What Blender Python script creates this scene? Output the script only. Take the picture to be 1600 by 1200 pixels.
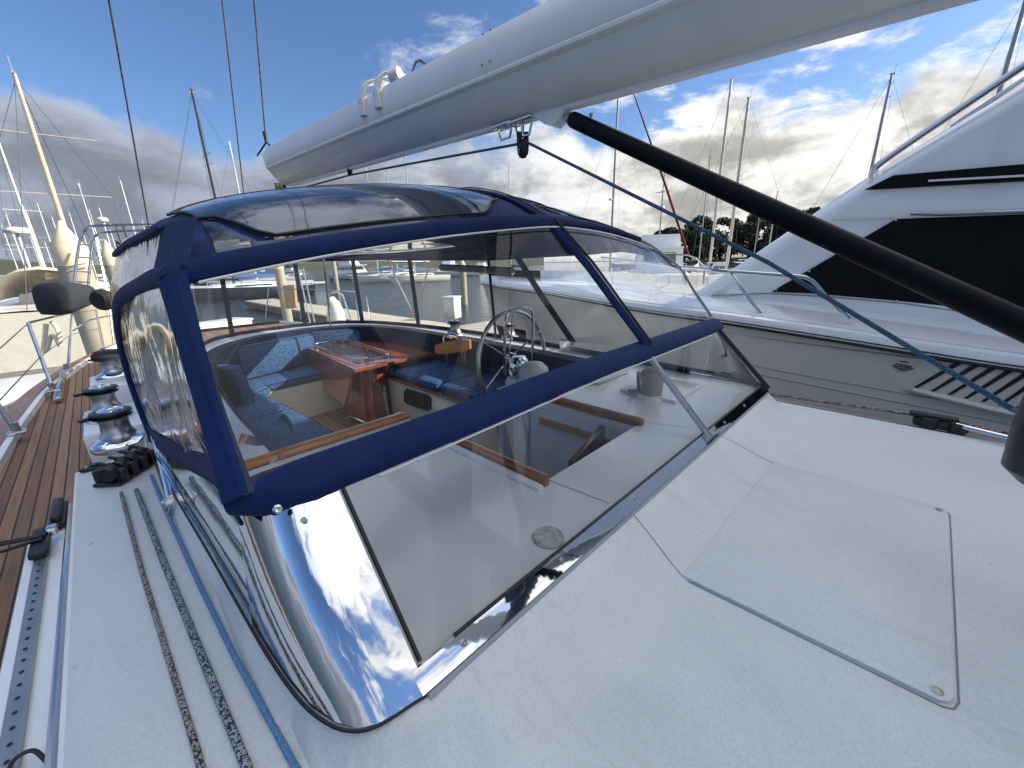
import bpy, math, random
from math import radians as R, sin, cos, pi
from mathutils import Vector as V, Matrix, noise as mn
random.seed(7)
S = bpy.context.scene
for o in list(bpy.data.objects): bpy.data.objects.remove(o)

# ------------------------------------------------------------------ camera
FPX, PITCH, YAW, ROLL, H = 620.0, R(17.0), R(45.5), R(1.3), 0.75
cam = bpy.data.cameras.new("camera"); co = bpy.data.objects.new("camera", cam)
S.collection.objects.link(co); S.camera = co
cam.sensor_width = 36; cam.lens = FPX / 1600 * 36; cam.clip_start = .02; cam.clip_end = 6000
fw = V((sin(YAW) * cos(PITCH), cos(YAW) * cos(PITCH), -sin(PITCH)))
rt = V((cos(YAW), -sin(YAW), 0)); up = rt.cross(fw)
r2 = rt * cos(ROLL) - up * sin(ROLL); u2 = rt * sin(ROLL) + up * cos(ROLL)
m = Matrix((r2, u2, -fw)).transposed().to_4x4(); m.translation = (0, 0, H); co.matrix_world = m
S.render.resolution_x, S.render.resolution_y = 1024, 768

def ray(x, y): return r2 * ((x - 800) / FPX) + u2 * ((600 - y) / FPX) + fw
C0 = V((0, 0, H))
def PZ(x, y, z): r = ray(x, y); return C0 + r * ((z - H) / r.z)      # survey helpers: real-world point on a
def PX(x, y, X): r = ray(x, y); return C0 + r * (X / r.x)            # known plane seen at a photo pixel
def PY(x, y, Y): r = ray(x, y); return C0 + r * (Y / r.y)
def PD(x, y, d): return C0 + ray(x, y) * d

# ------------------------------------------------------------------ light
SUN_AZ_VEC = V((.80, -.60, 0)).normalized(); SUN_EL = R(27)
S.view_settings.view_transform = 'Standard'; S.view_settings.look = 'None'
S.view_settings.exposure = 0.78; S.view_settings.gamma = 1
w = bpy.data.worlds.new("World"); S.world = w; w.use_nodes = True
nt = w.node_tree; nt.nodes.clear()
def wn(t, **k):
    n = nt.nodes.new(t)
    for a, b in k.items(): setattr(n, a, b)
    return n
def lk(a, b): nt.links.new(a, b)
def wm(op, a, b=None, c=None, clamp=False):
    n = wn('ShaderNodeMath', operation=op, use_clamp=clamp)
    for i, v in enumerate((a, b, c)):
        if v is None: continue
        if isinstance(v, (int, float)): n.inputs[i].default_value = v
        else: lk(v, n.inputs[i])
    return n.outputs[0]
def wrange(v, a, b, c=0., d=1.):
    n = wn('ShaderNodeMapRange', interpolation_type='SMOOTHSTEP'); lk(v, n.inputs[0])
    for i, q in enumerate((a, b, c, d)): n.inputs[i + 1].default_value = q
    return n.outputs[0]
sky = wn('ShaderNodeTexSky', sky_type='NISHITA', sun_disc=False, sun_elevation=SUN_EL,
         sun_rotation=math.atan2(SUN_AZ_VEC.x, SUN_AZ_VEC.y), air_density=1.0, dust_density=.6, ozone_density=3.0)
bg = wn('ShaderNodeBackground'); bg.inputs[1].default_value = .15
tn = wn('ShaderNodeMix', data_type='RGBA', blend_type='MULTIPLY'); tn.inputs[0].default_value = 1; lk(sky.outputs[0], tn.inputs[6]); tn.inputs[7].default_value = (.47, .53, .645, 1); lk(tn.outputs[2], bg.inputs[0])
tc = wn('ShaderNodeTexCoord'); sp = wn('ShaderNodeSeparateXYZ'); lk(tc.outputs['Generated'], sp.inputs[0])
X_, Y_, Z_ = sp.outputs
den = wm('ADD', wm('MAXIMUM', Z_, 0.0), .14)
cx = wn('ShaderNodeCombineXYZ'); lk(wm('DIVIDE', X_, den), cx.inputs[0]); lk(wm('DIVIDE', Y_, den), cx.inputs[1])
def wnoise(vec, scale, det, rough, off=0., dist=0.):
    mp = wn('ShaderNodeMapping'); lk(vec, mp.inputs[0]); mp.inputs[1].default_value = (off, off * .7, off * .3)
    n = wn('ShaderNodeTexNoise'); lk(mp.outputs[0], n.inputs['Vector'])
    n.inputs['Scale'].default_value = scale; n.inputs['Detail'].default_value = det
    n.inputs['Roughness'].default_value = rough; n.inputs['Distortion'].default_value = dist
    return n.outputs[0]
# small broken puffs high up, thin wisps, and a heavy bank near the horizon
sd = wm('ADD', wm('MULTIPLY', X_, SUN_AZ_VEC.x), wm('MULTIPLY', Y_, SUN_AZ_VEC.y))    # -1 away .. 1 towards the sun
side = wrange(sd, -.35, .55)
n1 = wnoise(cx.outputs[0], 2.6, 10, .66, 3.1, .3)
n2 = wnoise(tc.outputs['Generated'], 5.5, 8, .55, 1.7, .3)
n3 = wnoise(cx.outputs[0], .8, 4, .5, 8.2)
puff = wrange(wm('ADD', wm('ADD', wm('ADD', n1, wm('MULTIPLY', side, .17)), wm('MULTIPLY', wrange(Z_, .52, .80), .16)), wm('MULTIPLY', wm('SUBTRACT', n3, .5), .40)), .57, .76)  # cloud overhead, outside the view, is thickened to brighten the deck
wisp = wm('MULTIPLY', puff, .92)
top = wm('ADD', wm('ADD', .250, wm('MULTIPLY', side, .01)), wm('MULTIPLY', wm('SUBTRACT', n2, .5), .26))
bank = wrange(wm('SUBTRACT', top, Z_), -.012, .035)
hole = wm('MULTIPLY', side, wrange(wnoise(tc.outputs['Generated'], 3.2, 6, .6, 9.4), .50, .62))
bank = wm('MULTIPLY', bank, wm('SUBTRACT', 1., wm('MULTIPLY', hole, wrange(Z_, .12, .24))))
mask = wm('MAXIMUM', wisp, bank)
cmap = wn('ShaderNodeMapping'); lk(tc.outputs['Generated'], cmap.inputs[0]); cmap.inputs[3].default_value = (1, 1, 2.2)
lum_n = wnoise(cmap.outputs[0], 5.5, 9, .60, 5.3, .25)
edge = wrange(wm('SUBTRACT', top, Z_), .0, .10)             # bright rim at the bank's top
lo = wm('ADD', wrange(lum_n, .36, .64, .18, .31), wm('SUBTRACT', .09, wm('MULTIPLY', edge, .09)))
hi = wm('ADD', wrange(lum_n, .38, .62, .26, .66), wm('SUBTRACT', .12, wm('MULTIPLY', edge, .12)))
mlum = wn('ShaderNodeMix', data_type='FLOAT'); lk(side, mlum.inputs[0]); lk(lo, mlum.inputs[2]); lk(hi, mlum.inputs[3]); lum = mlum.outputs[0]
puffl = wm('MULTIPLY', wm('SUBTRACT', 1., bank), wm('ADD', wm('ADD', .42, wm('MULTIPLY', side, .25)), wm('MULTIPLY', wrange(Z_, .52, .8), .40)))  # the added overhead cloud is made brighter too
lum = wm('MAXIMUM', lum, puffl)
mixc = wn('ShaderNodeMix', data_type='RGBA'); lk(side, mixc.inputs[0])
mixc.inputs[6].default_value = (.80, .90, 1.10, 1); mixc.inputs[7].default_value = (1.0, .98, .93, 1)
bgc = wn('ShaderNodeBackground'); lk(mixc.outputs[2], bgc.inputs[0]); lk(lum, bgc.inputs[1])
mx = wn('ShaderNodeMixShader'); lk(mask, mx.inputs[0]); lk(bg.outputs[0], mx.inputs[1]); lk(bgc.outputs[0], mx.inputs[2])
wo = wn('ShaderNodeOutputWorld'); lk(mx.outputs[0], wo.inputs[0])

sl = bpy.data.lights.new("sun", 'SUN'); sl.energy = 4.2; sl.angle = R(.5); sl.color = (1, .90, .74)
so = bpy.data.objects.new("sun", sl); S.collection.objects.link(so)
sdir = -(SUN_AZ_VEC * cos(SUN_EL) + V((0, 0, sin(SUN_EL))))
so.rotation_euler = sdir.to_track_quat('-Z', 'Y').to_euler(); so.location = (20, -15, 12)

# ------------------------------------------------------------------ materials
class Mat:
    def __init__(s, name):
        s.m = bpy.data.materials.new(name); s.m.use_nodes = True
        s.t = s.m.node_tree; s.b = s.t.nodes['Principled BSDF']; s.o = s.t.nodes['Material Output']
    def n(s, t, **k):
        x = s.t.nodes.new(t)
        for a, b in k.items(): setattr(x, a, b)
        return x
    def l(s, a, b): s.t.links.new(a, b)
    def set(s, **k):
        for a, v in k.items():
            i = s.b.inputs[a.replace('_', ' ')]
            i.default_value = (*v, 1) if isinstance(v, tuple) and len(v) == 3 else v
        return s
    def coord(s, scale=(1, 1, 1), rot=(0, 0, 0)):
        g = s.n('ShaderNodeNewGeometry'); mp = s.n('ShaderNodeMapping'); s.l(g.outputs['Position'], mp.inputs[0])
        mp.inputs[3].default_value = scale; mp.inputs[2].default_value = rot; return mp.outputs[0]
    def noise(s, vec, scale, det=4, rough=.5, dist=0):
        x = s.n('ShaderNodeTexNoise'); s.l(vec, x.inputs['Vector'])
        x.inputs['Scale'].default_value = scale; x.inputs['Detail'].default_value = det
        x.inputs['Roughness'].default_value = rough; x.inputs['Distortion'].default_value = dist
        return x.outputs[0]
    def ramp(s, v, stops):
        x = s.n('ShaderNodeValToRGB'); s.l(v, x.inputs[0]); e = x.color_ramp.elements
        while len(e) < len(stops): e.new(.5)
        for i, (p, c) in enumerate(stops): e[i].position = p; e[i].color = (*c, 1)
        return x.outputs[0]
    def bump(s, h, st=.2, d=.01, prev=None):
        x = s.n('ShaderNodeBump'); s.l(h, x.inputs['Height']); x.inputs['Strength'].default_value = st
        x.inputs['Distance'].default_value = d
        if prev: s.l(prev, x.inputs['Normal'])
        return x.outputs[0]
    def mul(s, a, b, op='MULTIPLY'):
        x = s.n('ShaderNodeMath', operation=op)
        for i, v in enumerate((a, b)):
            if isinstance(v, (int, float)): x.inputs[i].default_value = v
            else: s.l(v, x.inputs[i])
        return x.outputs[0]
M = {}
def basic(name, col, rough=.5, metal=0., var=.12, vs=6., coat=0., bump=0., bs=40., bd=.002, spec=.5):
    k = Mat(name); k.set(Roughness=rough, Metallic=metal, Coat_Weight=coat, Coat_Roughness=.08)
    k.b.inputs['Specular IOR Level'].default_value = spec
    c = k.coord(); nz = k.noise(c, vs, 6, .6)
    a = tuple(max(0, q * (1 - var)) for q in col); b = tuple(min(1, q * (1 + var)) for q in col)
    k.l(k.ramp(nz, [(.3, a), (.7, b)]), k.b.inputs['Base Color'])
    if bump: k.l(k.bump(k.noise(c, bs, 5, .6), bump, bd), k.b.inputs['Normal'])
    M[name] = k.m; return k

# moulded deck: fine non-skid grain, faint grime
k = Mat('gelcoat_deck'); c = k.coord()
g1 = k.ramp(k.noise(c, 1.6, 7, .62, .6), [(.28, (.52, .55, .56)), (.5, (.60, .63, .635)), (.75, (.645, .67, .67))])
vz = k.n('ShaderNodeTexVoronoi'); k.l(c, vz.inputs['Vector']); vz.inputs['Scale'].default_value = 9.
spk = k.ramp(k.mul(vz.outputs['Distance'], k.noise(c, 3., 3), 'MULTIPLY'), [(.010, (.62, .60, .57)), (.022, (1, 1, 1))])
mm = k.n('ShaderNodeMix', data_type='RGBA', blend_type='MULTIPLY'); mm.inputs[0].default_value = .8
gr = k.ramp(k.noise(c, 190, 3, .8), [(.36, (.86, .86, .86)), (.60, (1, 1, 1))]); m0 = k.n('ShaderNodeMix', data_type='RGBA', blend_type='MULTIPLY'); m0.inputs[0].default_value = 1
st = k.ramp(k.noise(k.coord((6, .7, 3), (0, 0, R(12))), 2.2, 6, .7, .5), [(.56, (1, 1, 1)), (.72, (.90, .885, .86))]); m00 = k.n('ShaderNodeMix', data_type='RGBA', blend_type='MULTIPLY'); m00.inputs[0].default_value = 1
k.l(g1, m00.inputs[6]); k.l(st, m00.inputs[7]); k.l(m00.outputs[2], m0.inputs[6]); k.l(gr, m0.inputs[7]); k.l(m0.outputs[2], mm.inputs[6]); k.l(spk, mm.inputs[7]); k.l(mm.outputs[2], k.b.inputs['Base Color'])
k.set(Roughness=.42); k.l(k.bump(k.noise(c, 300, 3, .7), .55, .0018, k.bump(k.noise(c, 5, 3), .10, .02)), k.b.inputs['Normal']); M['deck'] = k.m
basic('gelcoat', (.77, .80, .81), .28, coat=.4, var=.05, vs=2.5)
basic('gelcoat_side', (.66, .65, .61), .25, coat=.5, var=.06, vs=1.5)
basic('cream_hull', (.68, .66, .58), .3, coat=.4, var=.06)
basic('yacht_white', (.72, .73, .74), .12, coat=1., var=.025, vs=.8)
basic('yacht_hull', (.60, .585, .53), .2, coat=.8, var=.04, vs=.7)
basic('mirror_steel', (.80, .81, .82), .035, 1., var=.03, bump=.10, bs=2.2, bd=.02)
basic('steel', (.62, .63, .64), .16, 1., var=.08)
basic('brushed', (.50, .51, .52), .3, 1., var=.15, bump=.2, bs=60)
basic('aluminium', (.36, .37, .38), .38, .8, var=.15)
basic('old_mast', (.52, .50, .46), .45, .1, var=.1)
basic('white_mast', (.72, .72, .70), .4, 0., var=.08)
basic('wood_mast', (.58, .50, .38), .35, 0., var=.15, coat=.4)
basic('dark_mast', (.03, .035, .04), .35, 0., var=.2)
basic('black_plastic', (.012, .012, .013), .38, var=.4, vs=20, bump=.15, bs=50)
basic('rubber', (.010, .010, .011), .55, var=.2)
basic('black_paint', (.0035, .004, .006), .42, var=.5, vs=9, coat=.0, spec=.12, bump=.1, bs=30)
basic('black_mesh', (.0035, .0040, .005), .65, var=.25, vs=2, bump=.2, bs=300, bd=.001, spec=.15)
basic('seam_grey', (.20, .21, .22), .6)
basic('boom_paint', (.84, .82, .77), .32, coat=.25, var=.05, vs=3.5, bump=.05, bs=4, bd=.01)
basic('screw', (.3, .3, .3), .35, .9, var=.3)
basic('dark_hull', (.018, .025, .05), .25, coat=.5, var=.2)
basic('teal_stripe', (.02, .16, .17), .3, coat=.4)
basic('blue_stripe', (.015, .07, .24), .3, coat=.4)
basic('red_cloth', (.18, .025, .03), .8)
basic('grey_canvas', (.30, .32, .34), .85, bump=.5, bs=8, bd=.02)
basic('tan_canvas', (.62, .57, .46), .85, bump=.6, bs=4, bd=.04)
basic('dark_canvas', (.02, .025, .035), .85, bump=.4, bs=8, bd=.02)
basic('dark_glass', (.010, .013, .016), .06, var=.2, spec=.8)
basic('pile_sleeve', (.40, .37, .29), .6, var=.12, vs=3, bump=.15, bs=10)
k = basic('pile_cream', (.68, .62, .45), .55, var=.08, vs=4)
basic('concrete', (.44, .40, .32), .85, var=.18, vs=2.5, bump=.4, bs=20, bd=.01)
basic('dock_side', (.13, .11, .085), .9, var=.35, vs=3, bump=.5, bs=12, bd=.01)
basic('grey_plate', (.46, .47, .46), .7, var=.35, vs=60)
basic('white_plastic', (.72, .72, .69), .35, var=.06)
basic('beige_vent', (.36, .34, .29), .5, var=.1)
basic('warm_ply', (.42, .26, .13), .6, var=.2)
basic('orange_buoy', (.5, .12, .03), .5)
basic('leather', (.16, .14, .11), .55, var=.2)
basic('soil', (.05, .055, .03), .95, var=.4, vs=.05)
basic('bark', (.06, .045, .03), .9, bump=.5)

def foliage(name, c1, c2):
    k = Mat(name); c = k.coord(); k.set(Roughness=.65)
    k.l(k.ramp(k.noise(c, .5, 5, .7), [(.3, c1), (.7, c2)]), k.b.inputs['Base Color']); M[name] = k.m
foliage('leaf_dark', (.020, .030, .014), (.055, .070, .028)); foliage('leaf_olive', (.035, .04, .018), (.085, .085, .035))

def canvas(name, c1, c2):
    k = Mat(name); c = k.coord(); k.set(Roughness=.78, Sheen_Weight=.04, Sheen_Roughness=.5)
    k.b.inputs['Specular IOR Level'].default_value = .25
    k.l(k.ramp(k.noise(c, 5, 5, .6), [(.3, c1), (.7, c2)]), k.b.inputs['Base Color'])
    wv = k.noise(c, 500, 1); big = k.noise(c, 13, 3, .5, 1.2)
    k.l(k.bump(wv, .5, .0015, k.bump(big, .45, .012)), k.b.inputs['Normal']); M[name] = k.m
canvas('navy', (.0010, .0095, .062), (.0030, .0210, .105)); canvas('navy_dark', (.003, .008, .032), (.006, .014, .055))

k = Mat('quilt'); c = k.coord((1, 1, 1), (0, 0, R(20))); k.set(Roughness=.85); k.b.inputs['Specular IOR Level'].default_value = .15
vz = k.n('ShaderNodeTexVoronoi'); k.l(c, vz.inputs['Vector']); vz.inputs['Scale'].default_value = 34.
k.l(k.ramp(vz.outputs['Distance'], [(.12, (.013, .038, .115)), (.5, (.048, .105, .23))]), k.b.inputs['Base Color'])
k.l(k.bump(vz.outputs['Distance'], .5, .006, k.bump(k.noise(c, 7, 3, .5), .4, .03)), k.b.inputs['Normal']); M['quilt'] = k.m

# planked teak: black caulking every 45 mm
k = Mat('teak_deck'); c = k.coord(); sx = k.n('ShaderNodeSeparateXYZ'); k.l(c, sx.inputs[0])
q = k.mul(sx.outputs[0], 1 / .047); fr = k.mul(q, 1., 'FRACT'); fl = k.mul(q, 1., 'FLOOR')
seam = k.mul(fr, .13, 'LESS_THAN')
wnz = k.n('ShaderNodeTexWhiteNoise', noise_dimensions='1D'); k.l(fl, wnz.inputs['W'])
g = k.noise(k.coord((30, 1.2, 30)), 2.2, 6, .65); g2 = k.mul(k.mul(g, .7), k.mul(wnz.outputs[0], .35), 'ADD')
colr = k.ramp(g2, [(.22, (.10, .050, .023)), (.5, (.205, .108, .052)), (.78, (.33, .20, .11))])
mi = k.n('ShaderNodeMix', data_type='RGBA'); k.l(seam, mi.inputs[0]); k.l(colr, mi.inputs[6]); mi.inputs[7].default_value = (.010, .010, .010, 1)
k.l(mi.outputs[2], k.b.inputs['Base Color']); k.set(Roughness=.62)
k.l(k.bump(k.mul(seam, -1.), .4, .003, k.bump(g, .15, .003)), k.b.inputs['Normal']); M['teak'] = k.m

def varnish(name, c1, c2, sc=(3, 22, 22), coat=.9):
    k = Mat(name); c = k.coord(sc); g = k.noise(c, 2.0, 7, .6, 1.2)
    k.l(k.ramp(g, [(.3, c1), (.7, c2)]), k.b.inputs['Base Color']); k.set(Roughness=.28, Coat_Weight=coat, Coat_Roughness=.05)
    k.l(k.bump(g, .06, .003), k.b.inputs['Normal']); M[name] = k.m
varnish('mahogany', (.17, .035, .012), (.40, .11, .035), (12, 2, 12)); varnish('varnish_x', (.42, .13, .03), (.68, .27, .07))
varnish('varnish_y', (.17, .055, .018), (.34, .125, .04), (22, 3, 22)); varnish('dark_wood', (.03, .014, .008), (.07, .032, .016), (3, 14, 3), .4)
varnish('teak_plain', (.16, .07, .028), (.30, .145, .06), (22, 3, 22), .1)
varnish('seat_wood', (.50, .18, .03), (.78, .34, .07), (8, 8, 30))

def clear(name, tint, bump_fn, rough=.03, base=.05, haze=.03, ior=1.45, hazecol=(.7, .7, .7)):
    k = Mat(name); k.t.nodes.remove(k.b)
    tr = k.n('ShaderNodeBsdfTransparent'); tr.inputs[0].default_value = (*tint, 1)
    gl = k.n('ShaderNodeBsdfGlossy'); gl.inputs[0].default_value = (1, 1, 1, 1); gl.inputs[1].default_value = rough
    df = k.n('ShaderNodeBsdfDiffuse'); df.inputs[0].default_value = (*hazecol, 1)
    fr = k.n('ShaderNodeFresnel'); fr.inputs[0].default_value = ior
    nb = bump_fn(k) if bump_fn else None
    if nb: k.l(nb, gl.inputs['Normal']); k.l(nb, fr.inputs['Normal'])
    m1 = k.n('ShaderNodeMixShader'); hz_ = k.n('ShaderNodeMapRange'); k.l(k.noise(k.coord((1, 1, 1.7), (R(30), 0, R(20))), 3.5, 8, .72, 1.5), hz_.inputs[0]); hz_.inputs[1].default_value = .42; hz_.inputs[2].default_value = .75; hz_.inputs[3].default_value = haze; hz_.inputs[4].default_value = haze + .018; k.l(hz_.outputs[0], m1.inputs[0]); k.l(tr.outputs[0], m1.inputs[1]); k.l(df.outputs[0], m1.inputs[2])
    f = k.mul(fr.outputs[0], base, 'ADD'); f = k.mul(f, .92, 'MINIMUM')
    m2 = k.n('ShaderNodeMixShader'); k.l(f, m2.inputs[0]); k.l(m1.outputs[0], m2.inputs[1]); k.l(gl.outputs[0], m2.inputs[2])
    k.l(m2.outputs[0], k.o.inputs[0]); M[name] = k.m
def flatb(k): c = k.coord(); return k.bump(k.noise(c, 2.5, 2, .4), .12, .02)
def wrink(k):
    c = k.coord((1, 1, .55), (R(25), R(20), 0)); a = k.noise(c, 3.2, 4, .5, 2.2)
    return k.bump(a, .16, .05, k.bump(k.noise(c, 9, 2, .5, 1.0), .05, .006))
def creased(k):
    c = k.coord((1, 1, 1), (0, 0, R(15))); a = k.noise(c, 1.6, 3, .45, .8)
    return k.bump(a, .22, .05)
clear('glass', (.965, .975, .975), flatb, .004, .0, .004, 1.42)
clear('vinyl_flat', (.955, .965, .965), flatb, .012, .0, .004, 1.27)
clear('vinyl_wrinkled', (.92, .94, .95), wrink, .07, .02, .02)
clear('vinyl_aft', (.93, .95, .95), creased, .05, .0, .01, 1.35)
clear('vinyl_smoked', (.34, .37, .42), creased, .05, .05, .10, 1.6, (.05, .06, .09))

def rope_mat(name, base, fleck, thr, sc):
    k = Mat(name); c = k.coord(); k.set(Roughness=.8)
    v = k.n('ShaderNodeTexVoronoi'); k.l(c, v.inputs['Vector']); v.inputs['Scale'].default_value = sc
    cl = k.n('ShaderNodeSeparateColor'); k.l(v.outputs['Color'], cl.inputs[0])
    f = k.mul(cl.outputs[0], thr, 'LESS_THAN'); mi = k.n('ShaderNodeMix', data_type='RGBA'); k.l(f, mi.inputs[0])
    mi.inputs[6].default_value = (*base, 1); mi.inputs[7].default_value = (*fleck, 1); k.l(mi.outputs[2], k.b.inputs['Base Color'])
    k.l(k.bump(v.outputs['Distance'], .6, .003), k.b.inputs['Normal']); M[name] = k.m
rope_mat('rope_fleck_brown', (.30, .30, .29), (.03, .02, .025), .42, 330); rope_mat('rope_fleck_navy', (.30, .33, .33), (.010, .025, .06), .45, 300)
rope_mat('rope_blue', (.075, .19, .36), (.12, .25, .42), .4, 300); rope_mat('rope_blue_far', (.04, .105, .16), (.07, .15, .22), .4, 200)
rope_mat('rope_red', (.28, .25, .24), (.10, .03, .03), .5, 150); rope_mat('wire', (.10, .11, .12), (.05, .05, .06), .3, 80)

k = Mat('water'); c = k.coord((1, 1, 1), (0, 0, R(20))); k.set(Base_Color=(.012, .030, .034), Roughness=.05, IOR=1.33)
b1 = k.bump(k.noise(k.coord((1, 2.2, 1)), 1.1, 5, .6, .8), .5, .25); k.l(k.bump(k.noise(c, 5, 4, .6), .35, .06, b1), k.b.inputs['Normal']); M['water'] = k.m

# ------------------------------------------------------------------ mesh helpers
ORG = {}
class MB:
    def __init__(s): s.v = []; s.f = []
    def add(s, vs, fs):
        b = len(s.v); s.v += [tuple(p) for p in vs]; s.f += [tuple(i + b for i in f) for f in fs]; return s
    def box(s, c, d, rz=0., rot=None, bev=0.):
        c = V(c); hx, hy, hz = (q / 2 for q in d); mt = rot if rot else Matrix.Rotation(rz, 3, 'Z')
        if bev <= 0:
            ps = [c + mt @ V((x, y, z)) for z in (-hz, hz) for x, y in ((-hx, -hy), (hx, -hy), (hx, hy), (-hx, hy))]
            return s.add(ps, [(3, 2, 1, 0), (4, 5, 6, 7), (0, 1, 5, 4), (1, 2, 6, 5), (2, 3, 7, 6), (3, 0, 4, 7)])
        b = min(bev, hx * .95, hy * .95, hz * .95); rows = []
        prof = [(-hz, b), (-hz + b * .3, b * .3), (-hz + b, 0), (hz - b, 0), (hz - b * .3, b * .3), (hz, b)]
        for z, ins in prof:
            x, y = hx - ins, hy - ins; r = b; pts = []
            for cxs, cys, a0 in ((1, 1, 0), (-1, 1, 90), (-1, -1, 180), (1, -1, 270)):
                rr = min(r, x, y)
                for a in (0, 30, 60, 90):
                    t = R(a0 + a); pts.append(c + mt @ V((cxs * (x - rr) + rr * cos(t), cys * (y - rr) + rr * sin(t), z)))
            rows.append(pts)
        return s.loft(rows, True, True)
    def loft(s, rows, closed=True, caps=False):
        n = len(rows[0]); vs = [p for r in rows for p in r]; fs = []
        for i in range(len(rows) - 1):
            for j in range(n if closed else n - 1):
                a, b2 = i * n + j, i * n + (j + 1) % n; fs.append((a, b2, b2 + n, a + n))
        if caps: fs.append(tuple(range(n - 1, -1, -1))); fs.append(tuple((len(rows) - 1) * n + j for j in range(n)))
        return s.add(vs, fs)
    def tube(s, pts, r, n=10, caps=True, close=False):
        pts = [V(p) for p in pts]; rs = r if isinstance(r, (list, tuple)) else [r] * len(pts); rows = []
        t0 = (pts[1] - pts[0]).normalized(); a = V((0, 0, 1)) if abs(t0.z) < .9 else V((1, 0, 0))
        u = t0.cross(a).normalized(); N = len(pts)
        for i, p in enumerate(pts):
            if close: t = (pts[(i + 1) % N] - pts[i - 1]).normalized()
            else:
                t = V((0, 0, 0))
                if i: t += (p - pts[i - 1]).normalized()
                if i < N - 1: t += (pts[i + 1] - p).normalized()
                t = t.normalized()
            u = (u - t * u.dot(t)).normalized(); v = t.cross(u)
            rows.append([p + (u * cos(2 * pi * k / n) + v * sin(2 * pi * k / n)) * rs[i] for k in range(n)])
        if close: rows.append(rows[0])
        return s.loft(rows, True, caps and not close)
    def lathe(s, prof, base, axis=(0, 0, 1), n=28):
        ax = V(axis).normalized(); a = V((1, 0, 0)) if abs(ax.x) < .9 else V((0, 1, 0)); u = ax.cross(a).normalized(); v = ax.cross(u)
        base = V(base); rows = [[base + ax * h + (u * cos(2 * pi * k / n) + v * sin(2 * pi * k / n)) * r for k in range(n)] for r, h in prof]
        return s.loft(rows, True, True)
    def prism(s, poly, z0, z1):
        n = len(poly); return s.loft([[V((*p[:2], z0)) for p in poly], [V((*p[:2], z1)) for p in poly]], True, True)
    def slab(s, pts, th):                                   # outline in 3D thickened along its own normal
        pts = [V(p) for p in pts]; nn = V((0, 0, 0))
        for i in range(len(pts)): nn += (pts[i] - pts[0]).cross(pts[(i + 1) % len(pts)] - pts[0])
        nn = nn.normalized() * th / 2; return s.loft([[p - nn for p in pts], [p + nn for p in pts]], True, True)
    def build(s, name, mat, parent=None, smooth=35, org=None):
        if parent is not None: o0 = ORG[parent.name]
        elif org is not None: o0 = V(org)
        else:
            xs = [p[0] for p in s.v]; ys = [p[1] for p in s.v]; zs = [p[2] for p in s.v]
            o0 = V(((min(xs) + max(xs)) / 2, (min(ys) + max(ys)) / 2, min(zs)))
        me = bpy.data.meshes.new(name); me.from_pydata([V(p) - o0 for p in s.v], [], s.f); me.validate(); me.update()
        if smooth:
            for p in me.polygons: p.use_smooth = True
            me.set_sharp_from_angle(angle=R(smooth))
        me.materials.append(M[mat]); ob = bpy.data.objects.new(name, me); S.collection.objects.link(ob)
        if parent is not None: ob.parent = parent
        else: ob.location = o0
        ORG[ob.name] = o0; return ob
def each(mb, name, mat, parent=None, smooth=35):        # one object for every separate piece of a mesh
    par = list(range(len(mb.v)))
    def find(a):
        while par[a] != a: par[a] = par[par[a]]; a = par[a]
        return a
    for f in mb.f:
        for q in f[1:]: par[find(q)] = find(f[0])
    groups = {}
    for f in mb.f: groups.setdefault(find(f[0]), []).append(f)
    out = []
    for fs in groups.values():
        idx = sorted({q for f in fs for q in f}); mp = {q: i for i, q in enumerate(idx)}
        m2 = MB(); m2.v = [mb.v[q] for q in idx]; m2.f = [tuple(mp[q] for q in f) for f in fs]; out.append(m2.build(name, mat, parent, smooth))
    return out
def tag(o, label=None, cat=None, group=None, kind=None):
    for a, b in (('label', label), ('category', cat), ('group', group), ('kind', kind)):
        if b: o[a] = b
    return o
def thing(name, loc, label, cat, group=None):
    o = bpy.data.objects.new(name, None); S.collection.objects.link(o); o.location = loc; o.empty_display_size = .1
    ORG[o.name] = V(loc); return tag(o, label, cat, group)
def copy_tree(o, parent=None):
    c = o.copy(); S.collection.objects.link(c); ORG[c.name] = ORG[o.name]
    if parent is not None: c.parent = parent
    for ch in [q for q in bpy.data.objects if q.parent == o]: copy_tree(ch, c)
    return c
def cat_rom(pts, n):
    pts = [V(p) for p in pts]; P = [pts[0] * 2 - pts[1]] + pts + [pts[-1] * 2 - pts[-2]]; out = []
    for i in range(1, len(P) - 2):
        for k in range(n):
            t = k / n; a, b, c, d = P[i - 1:i + 3]
            out.append(.5 * ((2 * b) + (c - a) * t + (2 * a - 5 * b + 4 * c - d) * t * t + (3 * b - a - 3 * c + d) * t ** 3))
    return out + [pts[-1]]
def sm(a, b, x): t = max(0, min(1, (x - a) / (b - a))); return t * t * (3 - 2 * t)
def lerp(a, b, t): return a + (b - a) * t

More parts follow.
